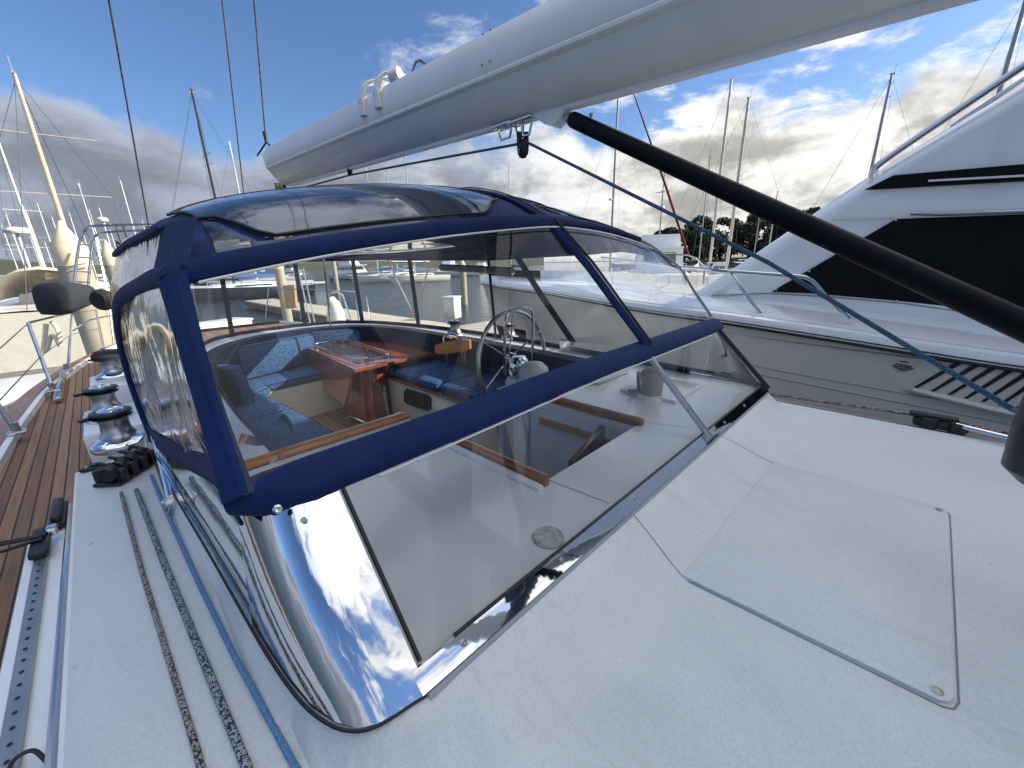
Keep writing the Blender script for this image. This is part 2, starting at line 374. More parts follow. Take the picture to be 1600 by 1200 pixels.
# ------------------------------------------------------------------ own yacht: deck and hull
CL = 1.37
yacht = thing('sailing_yacht', (CL, 0, -2.3), 'white sailing yacht in the foreground with teak side deck and cockpit under a navy enclosure', 'yacht')
BASE = [(.026, 2.09), (.067, 1.26), (.083, .88), (.093, .71), (.119, .592), (.15, .534), (.186, .51), (.248, .500), (.6, .49), (1.4, .482), (2.2, .475), (2.5, .478), (2.62, .50), (2.70, .58), (2.735, .75), (2.75, 1.2), (2.76, 2.1)]
BP = [V((x, y, 0)) for x, y in BASE]
def dist_out(x, y):
    p = V((x, y, 0)); best = 9; sgn = 1
    for a, b in zip(BP, BP[1:]):
        ab = b - a; t = max(0, min(1, (p - a).dot(ab) / ab.length_squared)); q = a + ab * t; d = (p - q).length
        if d < best - 1e-9:
            best = d; cr = ab.x * (p.y - q.y) - ab.y * (p.x - q.x); sgn = 1 if cr < 0 else -1
    return best * sgn
def zdeck(x, y):
    d = dist_out(x, y)
    if y > 2.1 and x > .03: d = -1
    wd = .215 if x > .3 else lerp(.03, .215, sm(.06, .45, x))
    if x > 2.5: wd = .16
    z = -.07 * (sm(0, 1, d / wd) * .35 + .65 * max(0, min(1, d / wd)))
    if x > 2.085: z -= (x - 2.085) * .055 * sm(0, .1, d)
    if x > 2.80: z -= .04 * sm(2.80, 2.92, x)
    if x < -.18: z -= .012 * sm(-.18, -.225, x) if False else .012 * (1 - sm(-.225, -.18, x))
    return z
xs = sorted(set([round(-.225 + i * .03, 4) for i in range(106)] + [.97, 1.65])); ys = sorted(set([round(-2.2 + i * .1, 3) for i in range(22)] + [round(0 + i * .022, 4) for i in range(40)] + [.80] + [round(.9 + i * .1, 3) for i in range(9)]))
xs = [x for x in xs if abs(x - .97) > .012 or x == .97]; xs = [x for x in xs if abs(x - 1.65) > .012 or x == 1.65]
mb = MB(); nx = len(xs)
mb.v = [(x, y, zdeck(x, y)) for y in ys for x in xs]
for j in range(len(ys) - 1):
    for i in range(nx - 1):
        xc, yc = (xs[i] + xs[i + 1]) / 2, (ys[j] + ys[j + 1]) / 2
        if .97 < xc < 1.65 and yc > .80: continue
        a = j * nx + i; mb.f.append((a, a + 1, a + 1 + nx, a + nx))
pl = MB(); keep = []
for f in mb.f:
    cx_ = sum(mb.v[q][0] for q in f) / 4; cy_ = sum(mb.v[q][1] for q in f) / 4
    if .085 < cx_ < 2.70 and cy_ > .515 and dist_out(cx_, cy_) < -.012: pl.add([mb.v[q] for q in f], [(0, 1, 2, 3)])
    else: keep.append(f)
mb.f = keep; mb.build('coachroof', 'deck', yacht)
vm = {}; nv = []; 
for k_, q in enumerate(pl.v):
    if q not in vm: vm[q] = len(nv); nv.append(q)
pl.f = [tuple(vm[pl.v[q]] for q in f) for f in pl.f]; pl.v = nv; pl.build('smooth_lightened_plateau', 'gelcoat', yacht)  # smooth gelcoat, coloured lighter to make up for shade under the roof
mb = MB(); xs2 = [-.225 + i * .02 for i in range(13)]; ys2 = [1.70 + i * .05 for i in range(16)]
mb.v = [(x, y, zdeck(x, y)) for y in ys2 for x in xs2]
for j in range(15):
    for i in range(12): a = j * 13 + i; mb.f.append((a, a + 1, a + 14, a + 13))
mb.build('winch_shelf', 'deck', yacht)
# stepped side of the coachroof with the ledge that carries the track
prof = [(-.225, -.082), (-.234, -.088), (-.238, -.10), (-.241, -.195), (-.247, -.203), (-.255, -.205), (-.372, -.208), (-.380, -.213), (-.386, -.23), (-.39, -.31)]
mb = MB(); mb.loft([[V((x, y, z)) for x, z in prof] for y in (-2.2, -1, 0, 1, 1.8, 2.18)], False)
mb.loft([[V((x, y, z)) for x, z in [(-.225, -.082), (-.234, -.088), (-.238, -.10), (-.241, -.31)]] for y in (2.18, 2.45)], False)
mb.add([(-.39, 2.18, -.31), (-.386, 2.18, -.23), (-.372, 2.18, -.208), (-.241, 2.18, -.205), (-.241, 2.18, -.31)], [(0, 1, 2, 3, 4)])
mb.add([(-.241, 2.45, -.31), (-.238, 2.45, -.10), (-.225, 2.45, -.082), (-.04, 2.45, -.07), (-.04, 2.45, -.31)], [(0, 1, 2, 3, 4)])
mb.build('coachroof_side', 'gelcoat', yacht)
# coaming ring round the cockpit
INN = [(.38, 1.72), (.40, 2.6), (.46, 3.4), (.6, 4.2), (.82, 4.8), (1.25, 5.2), (1.85, 5.3), (2.3, 5.0), (2.5, 4.4), (2.55, 3.6), (2.55, 2.6), (2.5, 1.72)]
OUT = [(.06, 1.7), (.02, 2.35), (.06, 3.4), (.22, 4.2), (.46, 4.95), (.92, 5.62), (1.85, 5.8), (2.6, 5.45), (2.86, 4.8), (2.9, 3.8), (2.9, 2.7), (2.9, 1.7)]
ci = cat_rom([(x, y, 0) for x, y in INN], 6); cu = cat_rom([(x, y, 0) for x, y in OUT], 6)
def off(c, o, dz, t=0): return [V((lerp(p.x, q.x, t), lerp(p.y, q.y, t), dz)) for p, q in zip(c, o)]
mb = MB(); mb.loft([off(ci, cu, -.92), off(ci, cu, -.02), off(ci, cu, .003, .04), off(cu, ci, .003, .06), off(cu, ci, -.012, .02), off(cu, ci, -.31)], False)
mb.build('cockpit_coaming', 'gelcoat', yacht)
ctr = V((1.5, 3.5, 0)); li = ci[10:]
mb = MB(); mb.loft([[V((lerp(p.x, 1.5, .012), lerp(p.y, 3.5, .008), z)) for p in li] for z in (-.42, -.2, .006)], False); mb.loft([[V((lerp(p.x, 1.5, a), lerp(p.y, 3.5, a * .7), .006 + b)) for p in li] for a, b in ((.012, 0), (-.04, .008), (-.10, .004))], False); mb.build('coaming_lining', 'navy_dark', yacht)
# teak side decks all round
HULLO = [(-.62, -2.2), (-.64, 1.5), (-.615, 3.3), (-.565, 4.6), (-.47, 5.7), (-.19, 7.2), (.30, 8.8), (2.44, 8.8), (2.93, 7.2), (3.15, 5.7), (3.22, 4.2), (3.25, 2.8), (3.25, -2.2)]
INND = [(-.10, -2.2), (-.10, 1.5), (.1, 3.0), (.3, 4.2), (.52, 4.9), (1.0, 5.5), (1.3, 5.7), (1.85, 5.7), (2.5, 5.4), (2.75, 4.8), (2.75, 3.8), (2.75, 2.7), (2.75, -2.2)]
ho = [V((x, y, 0)) for x, y in HULLO]; ho_c = cat_rom(HULLO_ := [(x, y, 0) for x, y in HULLO[:7]], 6) + cat_rom([(x, y, 0) for x, y in HULLO[7:]], 6)
hi_c = cat_rom([(x, y, 0) for x, y in INND[:7]], 6) + cat_rom([(x, y, 0) for x, y in INND[7:]], 6)
setz = lambda c, z, s=1., dy=0: [V((CL + (p.x - CL) * s, p.y + dy, z)) for p in c]
mb = MB(); mb.loft([setz(ho_c, -.30), setz(hi_c, -.30)], False); mb.build('side_deck', 'teak', yacht)
mb = MB(); mb.loft([setz(ho_c, -.30, .985), setz(ho_c, -.255, .985), setz(ho_c, -.250, .99), setz(ho_c, -.250, 1.0), setz(ho_c, -.30, 1.003)], False); mb.build('toe_rail', 'gelcoat', yacht)
mb = MB(); mb.loft([setz(ho_c, -.262, 1.001), setz(ho_c, -.258, 1.005), setz(ho_c, -.262, 1.065), setz(ho_c, -.29, 1.068)], False); mb.build('cap_rail', 'teak_plain', yacht)
mb = MB(); mb.loft([setz(ho_c, -.28, 1.06), setz(ho_c, -.7, 1.06), setz(ho_c, -1.5, 1.0), setz(ho_c, -2.6, .8)], False); mb.build('hull', 'gelcoat_side', yacht)

# sliding hatch cover panel and its rebate
hz = .010
outl = [(.93, .288), (.945, -.19), (.955, -.205), (.975, -.212), (1.78, -.232), (1.797, -.226), (1.803, -.21), (1.81, .262)]
cen = V((1.37, .03, 0))
mb = MB(); mb.loft([[V((x, y, -.0745)) for x, y in outl], [V((x, y, -.062)) for x, y in outl],
                   [V((lerp(x, cen.x, .008), lerp(y, cen.y, .012), -.0605)) for x, y in outl]], True, True)
for a, b in (((.93, .288), (1.01, .502)), ((1.81, .262), (1.78, .49))):
    pass
hatch = mb.build('hatch_cover', 'deck', yacht)
mb = MB()
for x, y in ((.963, -.188), (1.782, -.212)): mb.lathe([(.0, 0), (.009, 0), (.0095, .0015), (.006, .002), (.005, .0012), (0, .0012)], (x, y, -.0602), n=14)
each(mb, 'screw', 'screw', hatch)
mb = MB()
def seam(pts, wd=.0015):
    rows = []
    for p in pts:
        z = zdeck(p[0], p[1]) + .0012; rows.append(V((p[0], p[1], z)))
    l = []; r = []
    for i, p in enumerate(rows):
        t = (rows[min(i + 1, len(rows) - 1)] - rows[max(i - 1, 0)]).normalized(); nn = t.cross(V((0, 0, 1))).normalized() * wd
        l.append(p + nn); r.append(p - nn)
    mb.loft([l, r], False)
def ln(a, b, n): return [(lerp(a[0], b[0], i / n), lerp(a[1], b[1], i / n)) for i in range(n + 1)]
seam(ln((.93, .288), (1.005, .475), 14)); seam(ln((1.81, .262), (1.785, .465), 14))
seam(ln((1.005, .56), (.985, .80), 6)); seam(ln((1.785, .60), (1.70, .80), 6))
each(mb, 'deck_seam', 'seam_grey', yacht)
mb = MB(); mb.tube([(.926, .28, -.0695), (.940, -.196, -.0695), (.948, -.211, -.0695), (.972, -.219, -.0695), (1.782, -.239, -.0695), (1.802, -.232, -.0695), (1.809, -.214, -.0695), (1.814, .262, -.0698)], .0019, 6); mb.build('hatch_rebate', 'seam_grey', yacht)
# companionway: varnished rails, well, door
mb = MB()
for x in (.955, 1.665): mb.box((x, 1.115, .012), (.034, .68, .045), bev=.008)
each(mb, 'companionway_rail', 'varnish_y', yacht)
mb = MB(); mb.box((.915, 1.13, .008), (.03, .72, .02), bev=.006); mb.box((1.71, 1.13, .008), (.03, .66, .02), bev=.006); each(mb, 'hatch_runner', 'gelcoat', yacht)
mb = MB()
for x in (.975, 1.645): mb.box((x, 1.13, -.5), (.02, .66, .98))
mb.box((1.31, .79, -.5), (.66, .02, .98)); mb.build('companionway_lining', 'gelcoat', yacht)
mb = MB(); mb.box((1.31, 1.1, -.98), (.66, .68, .03)); mb.box((1.31, .95, -.72), (.6, .25, .03)); each(mb, 'companionway_step', 'dark_wood', yacht)
mb = MB(); mb.box((1.40, .90, -.45), (.42, .03, .85), rz=.25, bev=.005); dr = mb.build('companionway_door', 'dark_wood', yacht)
mb = MB(); mb.box((1.627, 1.1, -.12), (.022, .56, .035)); mb.build('door_trim', 'warm_ply', yacht)
mb = MB(); mb.box((1.57, .90, -.5), (.10, .2, .5)); mb.build('locker_front', 'navy_dark', yacht)
# forward cockpit bulkhead with varnished top edge, sole, seat boxes
mb = MB(); mb.box((.66, 1.745, -.47), (.6, .04, .9)); mb.box((2.09, 1.745, -.47), (.86, .04, .9)); each(mb, 'cockpit_bulkhead', 'gelcoat', yacht)
mb = MB(); mb.box((.60, 1.735, .012), (.76, .055, .035), bev=.012); mb.build('bulkhead_trim', 'varnish_x', yacht)
mb = MB(); mb.box((1.5, 3.4, -.915), (2.4, 4.0, .03)); mb.build('cockpit_sole', 'teak', yacht)
seatb = MB()
seatb.box((.68, 3.4, -.71), (.56, 2.9, .40)); seatb.box((.8, 2.2, -.71), (.75, .85, .40)); seatb.box((1.5, 4.93, -.705), (1.5, .50, .39), rz=.06)
each(seatb, 'seat_base', 'cream_hull', yacht)
mb = MB(); mb.box((.968, 4.35, -.70), (.012, .28, .16)); mb.build('locker_opening', 'black_plastic', yacht)
# white centre post in the companionway exit, moulded plinths port side
mb = MB(); mb.box((1.72, 1.60, -.40), (.10, .10, .80), bev=.015); mb.build('passage_post', 'gelcoat', yacht)
mb = MB(); mb.box((2.25, .95, .008), (.40, .34, .024), bev=.01); mb.box((2.28, 1.45, .03), (.42, .36, .06), bev=.03); each(mb, 'port_locker_lid', 'gelcoat', yacht)
# perforated genoa track on the ledge, grab rail
mb = MB(); mb.box((-.335, .0, -.199), (.034, 4.2, .013), bev=.003); trk = mb.build('genoa_track', 'aluminium', yacht)
mb = MB()
for i in range(44): mb.lathe([(0, 0), (.0045, 0), (.0045, .0012), (0, .0012)], (-.335, .0 + i * .045, -.1922), n=8)
each(mb, 'track_hole', 'rubber', trk)
mb = MB(); mb.tube([(-.262, -.6, -.16), (-.262, .5, -.155), (-.262, 1.6, -.155), (-.262, 2.3, -.16), (-.26, 2.36, -.19)], .0085, 10); gr = mb.build('grab_rail', 'steel', yacht)
mb = MB(); mb.tube(cat_rom([(-.275, 1.06, -.195), (-.295, 1.10, -.178), (-.32, 1.10, -.176), (-.322, 1.065, -.178), (-.295, 1.05, -.185), (-.278, 1.05, -.195)], 6), .004, 8); mb.build('pad_eye', 'rubber', yacht)
mb = MB(); mb.box((-.30, 2.30, -.19), (.05, .22, .03), bev=.008); mb.box((-.30, 2.30, -.165), (.03, .20, .03), bev=.01); mb.build('track_end_stop', 'black_plastic', yacht)
# port side track
mb = MB(); mb.box((2.905, .2, -.135), (.03, 4.6, .012)); t2 = mb.build('port_track', 'aluminium', yacht)
mb = MB(); ii = 0
for i in range(70): mb.box((2.888, -.25 + i * .014, -.140), (.004, .006, .012))
mb.build('track_tooth', 'rubber', t2)

# stainless corner handrail starboard
hr = thing('stainless_strut', (.02, 1.48, -.07), 'short polished steel tube strut on the shelf beside the navy skirt', 'strut')
a, b = PZ(237, 668, .06), PZ(266, 778, .0)
mb = MB(); mb.tube([b, a], .012, 14); mb.build('tube', 'mirror_steel', hr)
mb = MB(); mb.box(b + V((0, 0, -.03)), (.045, .04, .065), bev=.010); mb.tube([b + V((-.026, 0, -.008)), b + V((.026, 0, -.008))], .006, 8); mb.build('foot', 'steel', hr)
mb = MB(); mb.lathe([(.012, 0), (.018, .01), (.019, .04), (.014, .055), (.006, .06)], a, (a - b), n=14); mb.build('end_cap', 'mirror_steel', hr)

# ------------------------------------------------------------------ windscreen
ws = thing('windscreen', (1.4, .5, 0), 'raked glass windscreen in a polished stainless frame at the front of the cockpit', 'windscreen')
TZ = .335
def wtop(x, dz=0): return V((x, .80 + dz * .9, TZ + dz + (.02 * sm(.2, 1.4, x))))
def wbase(x): return V((x, lerp(.498, .476, (x - .25) / 2.3), 0))
def pane(x0, x1, n=10, mat='glass', t0=.05, t1=.99):
    mb = MB(); rows = []
    for t in (t0, .35, .7, t1):
        rows.append([wbase(lerp(x0, x1, i / n)).lerp(wtop(lerp(x0, x1, i / n)), t) for i in range(n + 1)])
    mb.loft(rows, False); return mb.build('glass_pane', mat, ws)
pane(.275, 1.665); pane(1.70, 2.58)
side_s = ([V((.083, .88, 0)), V((.067, 1.26, 0)), V((.045, 1.7, 0)), V((.026, 2.09, 0))], [V((.112, .93, .27)), V((.092, 1.30, .215)), V((.067, 1.7, .16)), V((.045, 2.09, .10))])
mb = MB(); mb.loft([side_s[0], side_s[1]], False); mb.build('side_glass', 'glass', ws)
pb_, pt_ = [V((2.735, .75, 0)), V((2.75, 1.2, 0)), V((2.755, 1.6, 0)), V((2.76, 2.1, 0))], [V((2.70, .95, .34)), V((2.70, 1.3, .27)), V((2.71, 1.7, .18)), V((2.73, 2.1, .10))]
pcr_b = [V((2.60, .492, 0)), V((2.665, .54, 0)), V((2.715, .64, 0)), V((2.735, .75, 0))]; pcr_t = [V((2.60, .80, .355)), V((2.65, .82, .352)), V((2.685, .87, .348)), V((2.70, .95, .34))]
mb = MB(); mb.loft([pb_, pt_], False); mb.build('side_glass', 'glass', ws)
mb = MB(); mb.loft([pcr_b, pcr_t], False); mb.build('corner_glass', 'glass', ws)
# base band of polished steel
bp = [wbase(.25 + 2.35 * i / 24) for i in range(25)] + pcr_b[1:] + pb_[1:2]
upv = [(wtop(.25 + 2.35 * i / 24) - wbase(.25 + 2.35 * i / 24)).normalized() for i in range(25)] + [(t - b).normalized() for b, t in zip(pcr_b[1:], pcr_t[1:])] + [(pt_[1] - pb_[1]).normalized()]
outw = []
for i, p in enumerate(bp):
    t = (bp[min(i + 1, len(bp) - 1)] - bp[max(i - 1, 0)]).normalized(); nrm = t.cross(upv[i]).normalized(); outw.append(nrm if nrm.y < 0 or nrm.x > 0 else -nrm)
mb = MB()
def band(lo, hi, th):
    return [[p + n * (th * .3) + u * lo - V((0, 0, .006)) for p, n, u in zip(bp, outw, upv)], [p + n * (th + .004) + u * (lo + .002) for p, n, u in zip(bp, outw, upv)],
            [p + n * th + u * ((lo + hi) / 2) for p, n, u in zip(bp, outw, upv)], [p + n * th + u * hi for p, n, u in zip(bp, outw, upv)], [p + n * (th * .2) + u * (hi + .002) for p, n, u in zip(bp, outw, upv)]]
mb.loft(band(-.004, .040, .007), False); fr = mb.build('base_frame', 'mirror_steel', ws, smooth=20)
mb = MB(); Q = list(zip(bp, outw, upv))[1:-1]; mb.loft([[p + n * .004 + u * .038 for p, n, u in Q], [p + n * .008 + u * .043 for p, n, u in Q], [p + n * .003 + u * .048 for p, n, u in Q]], False); mb.build('gasket', 'rubber', ws)
mb = MB()
for x in (.36, .68, 1.06, 1.45, 1.90, 2.2): q = wbase(x); u_ = (wtop(x) - q).normalized(); mb.lathe([(0, 0), (.0075, 0), (.0075, .0015), (.004, .003), (0, .002)], q + u_ * .022 + outw[10] * .007, outw[10], n=12)
each(mb, 'screw', 'screw', fr)
mb = MB(); mb.tube([wbase(x) + V((0, -.012, -.004)) for x in [.26 + .1 * i for i in range(24)]], .006, 6); mb.build('sealant', 'grey_canvas', ws)
# mullion, end posts, top rail
def bar(a, b, wd, th, nm, mat, nrm=None):
    ax = (b - a).normalized(); s_ = ax.cross(nrm).normalized() * wd / 2; n_ = nrm.normalized() * th / 2; mb = MB(); rows = []
    for p in (a, b): rows.append([p - s_ * .7 + n_, p + s_ * .7 + n_, p + s_ + n_ * .2, p + s_ - n_, p - s_ - n_, p - s_ + n_ * .2])
    mb.loft(rows, True, True); return mb.build(nm, mat, ws)
NF = V((0, -.73, .68))
bar(wbase(1.682) + V((0, -.004, .02)), wtop(1.682), .024, .020, 'mullion', 'brushed', NF)
bar(wbase(2.60) + V((0, -.006, .02)), wtop(2.60), .022, .02, 'end_post', 'black_plastic', NF)
mb = MB(); mb.tube([wtop(.262 + i * .1) + V((0, -.008, -.006)) for i in range(24)], .008, 8); mb.build('top_rail', 'steel', ws)
# polished corner sheet
cb = [V(p) for p in ((.262, .490, .002), (.235, .496, .002), (.20, .502, .002), (.172, .510, .002), (.148, .526, .002), (.124, .560, .002), (.104, .62, .002), (.092, .70, .002), (.084, .80, .002), (.079, .90, .002))]
ct = [V(p) for p in ((.262, .785, .322), (.238, .786, .323), (.212, .790, .322), (.188, .797, .320), (.166, .808, .316), (.148, .824, .310), (.134, .846, .303), (.123, .874, .294), (.115, .905, .283), (.110, .94, .270))]
rows = []
for k_ in range(9):
    t = k_ / 8; row = []
    for i, (p, q) in enumerate(zip(cb, ct)):
        r_ = p.lerp(q, t); o_ = V((-.75, -.6, .3)) * (.012 * sin(pi * t) * sin(pi * i / 9)); row.append(r_ + o_)
    rows.append(row)
mb = MB(); mb.loft(rows, False)
cs = mb.build('corner_panel', 'mirror_steel', ws, smooth=60)
mb = MB(); mb.tube([wbase(.272).lerp(wtop(.272), .11) + V((0, -.004, .0)), wtop(.272)], .0048, 6); mb.build('gasket', 'rubber', ws)
mb = MB(); mb.lathe([(0, 0), (.006, 0), (.006, .002), (0, .002)], ct[3].lerp(cb[3], .13) + V((-.002, -.006, .004)), (-.3, -.7, .6), n=10); each(mb, 'screw', 'screw', cs)
mb = MB()
for dz_, r_ in ((-.001, .003),):
    mb.tube([p + V((-.008, 0, .002 + dz_)) for p in cat_rom(side_s[0], 5)], r_, 6)
mb.tube(cat_rom([p + V((-.004, 0, -.003)) for p in reversed(cb)], 3), .0035, 6); mb.build('side_gasket', 'rubber', ws)
mb = MB(); mb.loft([[p + V((-.006, 0, .014)) for p in side_s[0]], [p + V((-.002, 0, .05)) for p in side_s[0]]], False); mb.build('side_frame', 'mirror_steel', ws)

# ------------------------------------------------------------------ navy cockpit enclosure
en = thing('cockpit_enclosure', (1.4, 2.5, 0), 'navy canvas cockpit enclosure with clear vinyl windows behind the windscreen', 'canvas enclosure')
def xs_side(y):
    T = [(.84, .115), (1.12, .120), (1.5, .088), (1.95, .052), (2.35, .040), (3.1, .12), (4.0, .28), (4.9, .56)]
    for (a, b), (c, d) in zip(T, T[1:]):
        if y <= c: t = max(0, (y - a) / (c - a)); return lerp(b, d, t * t * (3 - 2 * t) * .5 + t * .5)
    return .56
def side_pt(y, z, o=0): return V((xs_side(y) + .075 * sm(.62, .90, z) - .012 * sin(pi * max(0, min(1, z / .7))) - o, y, z))
FB = [V(p) for p in ((.128, 1.10, .73), (.141, 1.12, .745), (.286, 1.12, .775), (.438, 1.12, .803), (.623, 1.12, .832), (.857, 1.12, .864), (1.159, 1.12, .896), (1.39, 1.12, .913), (1.66, 1.12, .908), (1.904, 1.12, .889), (2.20, 1.11, .845), (2.42, 1.09, .775), (2.54, 1.03, .69), (2.60, .97, .574), (2.655, .90, .46), (2.675, .86, .396))]
fb = cat_rom(FB, 5)
def sect(y, xl, xp, zs, zc, zp):        # roof cross-section from the starboard shoulder to the port shoulder
    P = [(xl, y, zs), (lerp(xl, xp, .06), y, zs + (zc - zs) * .36), (lerp(xl, xp, .18), y, zs + (zc - zs) * .68), (lerp(xl, xp, .34), y, zs + (zc - zs) * .92), (lerp(xl, xp, .5), y, zc),
         (lerp(xl, xp, .66), y, zp + (zc - zp) * .93), (lerp(xl, xp, .82), y, zp + (zc - zp) * .72), (lerp(xl, xp, .94), y, zp + (zc - zp) * .38), (xp, y, zp)]
    return cat_rom(P, 8)
def resamp(c, n):
    L = [0]
    for a, b in zip(c, c[1:]): L.append(L[-1] + (b - a).length)
    out = []; j = 0
    for i in range(n + 1):
        s_ = L[-1] * i / n
        while j < len(c) - 2 and L[j + 1] < s_: j += 1
        out.append(c[j].lerp(c[j + 1], (s_ - L[j]) / max(1e-9, L[j + 1] - L[j])))
    return out
NR = 64
fbr = cat_rom(FB[1:13], 6)
stn = [resamp(fbr, NR), resamp(sect(1.42, .165, 2.66, .85, 1.035, .80), NR), resamp(sect(1.78, .135, 2.72, .86, 1.105, .80), NR), resamp(sect(2.3, .10, 2.76, .83, 1.08, .79), NR),
       resamp(sect(3.0, .17, 2.76, .82, .97, .78), NR), resamp(sect(4.0, .32, 2.70, .83, .93, .80), NR), resamp(sect(4.75, .62, 2.52, .84, .92, .82), NR), resamp(sect(5.25, 1.05, 2.20, .85, .90, .85), NR)]
def roofp(i, v):                        # i along the bow, v along the stations
    a = int(max(0, min(len(stn) - 2, math.floor(v)))); f = v - a; g = lambda k: stn[max(0, min(len(stn) - 1, k))]
    ii = int(max(0, min(NR - 1, math.floor(i)))); fi = i - ii
    def P(k): return g(k)[ii].lerp(g(k)[min(NR, ii + 1)], fi)
    p0, p1, p2, p3 = P(a - 1), P(a), P(a + 1), P(a + 2)
    return .5 * ((2 * p1) + (p2 - p0) * f + (2 * p0 - 5 * p1 + 4 * p2 - p3) * f * f + (3 * p1 - p0 - 3 * p2 + p3) * f ** 3)
mb = MB()
def cur(s): return .30 + .55 * (1 - sm(0, .14, s)) + .45 * sm(.80, 1., s)
def ix(x): return min(range(NR + 1), key=lambda i: abs(stn[0][i].x - x))
HOLES = [(ix(.20), ix(1.25), lambda s: cur(s) + .04, lambda s: 1.74 - .5 * sm(.9, 1, s)), (ix(.20), ix(.95), lambda s: .14, lambda s: cur(s) - .09 if s < .8 else .22), (ix(1.55), ix(2.2), lambda s: .42 + .3 * (1 - sm(0, .2, s)), lambda s: 1.71), (10, NR - 10, lambda s: 4.1, lambda s: 6.4)]
def in_hole(i, v): return any(a < i < b and lo((i - a) / (b - a)) < v < hi((i - a) / (b - a)) for a, b, lo, hi in HOLES)
VS = [j / 16 for j in range(33)] + [2 + j / 4 for j in range(1, 21)]; IS = [k_ / 2 for k_ in range(NR * 2 + 1)]; nI = len(IS)
mb.v = [tuple(roofp(i, v) + V((0, 0, .006 * mn.noise(V((i * .3, v * 2.5, 0))) - .004))) for v in VS for i in IS]
for a in range(len(VS) - 1):
    for b in range(nI - 1):
        if in_hole((IS[b] + IS[b + 1]) / 2, (VS[a] + VS[a + 1]) / 2): continue
        q = a * nI + b; mb.f.append((q, q + 1, q + 1 + nI, q + nI))
mb.build('roof_canvas', 'navy', en)
def roof_patch(nm, mat, i0, i1, lo, hi, up_=.007, nj=8, ni=30, piping=True):
    rows = []
    for j in range(nj + 1):
        row = []
        for k_ in range(ni + 1):
            i = lerp(i0, i1, k_ / ni); v = lerp(lo(k_ / ni), hi(k_ / ni), j / nj); row.append(roofp(i, v) + V((0, -up_ * .4, up_)))
        rows.append(row)
    mb = MB(); mb.loft(rows, False); o = mb.build(nm, mat, en)
    if piping:
        loop = rows[0] + [r_[-1] for r_ in rows[1:]] + rows[-1][::-1][1:] + [r_[0] for r_ in rows[::-1][1:-1]]
        mb = MB(); mb.tube(loop, .0045, 6, close=True); mb.build('window_piping', 'black_plastic', en)
    return o
roof_patch('roof_window', 'vinyl_smoked', ix(.20), ix(1.25), cur, lambda s: 1.78 - .5 * sm(.9, 1, s))
roof_patch('roof_window_strip', 'vinyl_flat', ix(.20), ix(.95), lambda s: .10, lambda s: cur(s) - .06 if s < .8 else .28, .006, 3, 24, False)
roof_patch('added_light_panel', 'vinyl_aft', 10, NR - 10, lambda s: 4.06, lambda s: 6.45, .007, 8, 30, False)  # clear panel in the unseen aft roof, added to brighten the cockpit
roof_patch('port_roof_window', 'vinyl_smoked', ix(1.55), ix(2.2), lambda s: .38 + .3 * (1 - sm(0, .2, s)), lambda s: 1.75)
def ribbon(pts, wd, th, nrm_fn, nm, mat, n=10):
    mb = MB(); rows = []
    for i, p in enumerate(pts):
        t = (pts[min(i + 1, len(pts) - 1)] - pts[max(i - 1, 0)]).normalized(); nn = nrm_fn(i, p); s_ = t.cross(nn).normalized(); nn = s_.cross(t).normalized()
        w_ = wd[i] if isinstance(wd, list) else wd
        rows.append([p + s_ * (cos(2 * pi * k_ / n) * w_ / 2) + nn * (sin(2 * pi * k_ / n) * th / 2) for k_ in range(n)])
    mb.loft(rows, True, True); return mb.build(nm, mat, en)
# front bow band and the seam over the roof
ribbon([p + V((0, -.008, .0)) for p in fb[2:-26]], [.056 - .030 * sm(len(fb) - 50, len(fb) - 30, i) for i in range(len(fb) - 28)], .028, lambda i, p: V((0, -.8, .45)), 'front_bow_cover', 'navy', 12)
mb = MB(); mb.tube([p + V((0, -.032, -.026)) for p in fb[6:-24]], .0035, 6); mb.build('bow_seam', 'white_plastic', en)
ribbon([roofp(ix(1.37), v / 4) + V((0, -.004, .006)) for v in range(0, 10)], .045, .02, lambda i, p: V((0, -.4, 1)), 'roof_seam_band', 'navy')
mb = MB(); mb.tube([roofp(ix(1.37), v / 4) + V((-.0, -.006, .02)) for v in range(0, 10)], .003, 6); mb.build('zip', 'black_plastic', en)
# bolster over the windscreen's top edge
bol = [V((.098, .87, .318)), V((.14, .825, .330)), V((.22, .806, .338))] + [wtop(.35 + i * .175) + V((0, .004, .004)) for i in range(13)] + [V((2.63, .80, .362)), V((2.70, .85, .362))]
ribbon(bol, [.060, .085] + [.098] * 14 + [.09, .05], .046, lambda i, p: V((0, -.62, .78)) if i > 1 else V((-.6, -.6, .5)), 'windscreen_bolster', 'navy', 16)
mb = MB(); mb.tube([p + V((0, -.040, -.036)) for p in bol[3:-2]], .0032, 6); mb.build('bolster_seam', 'white_plastic', en)
mb = MB()
for p in (V((.150, .775, .315)),): mb.lathe([(0, 0), (.008, 0), (.0085, .003), (.005, .005), (.002, .003), (0, .003)], p, (-.25, -.75, .35), n=14)
mb.lathe([(0, 0), (.004, 0), (.004, .003), (0, .004)], wtop(.24) + V((0, -.022, -.0)), (0, -.7, .6), n=12)
each(mb, 'snap_button', 'steel', en)
mb = MB(); mb.tube([p + V((0, -.008, 0)) for p in fb[-30:]], .007, 8); mb.build('pane_edge', 'grey_canvas', en)
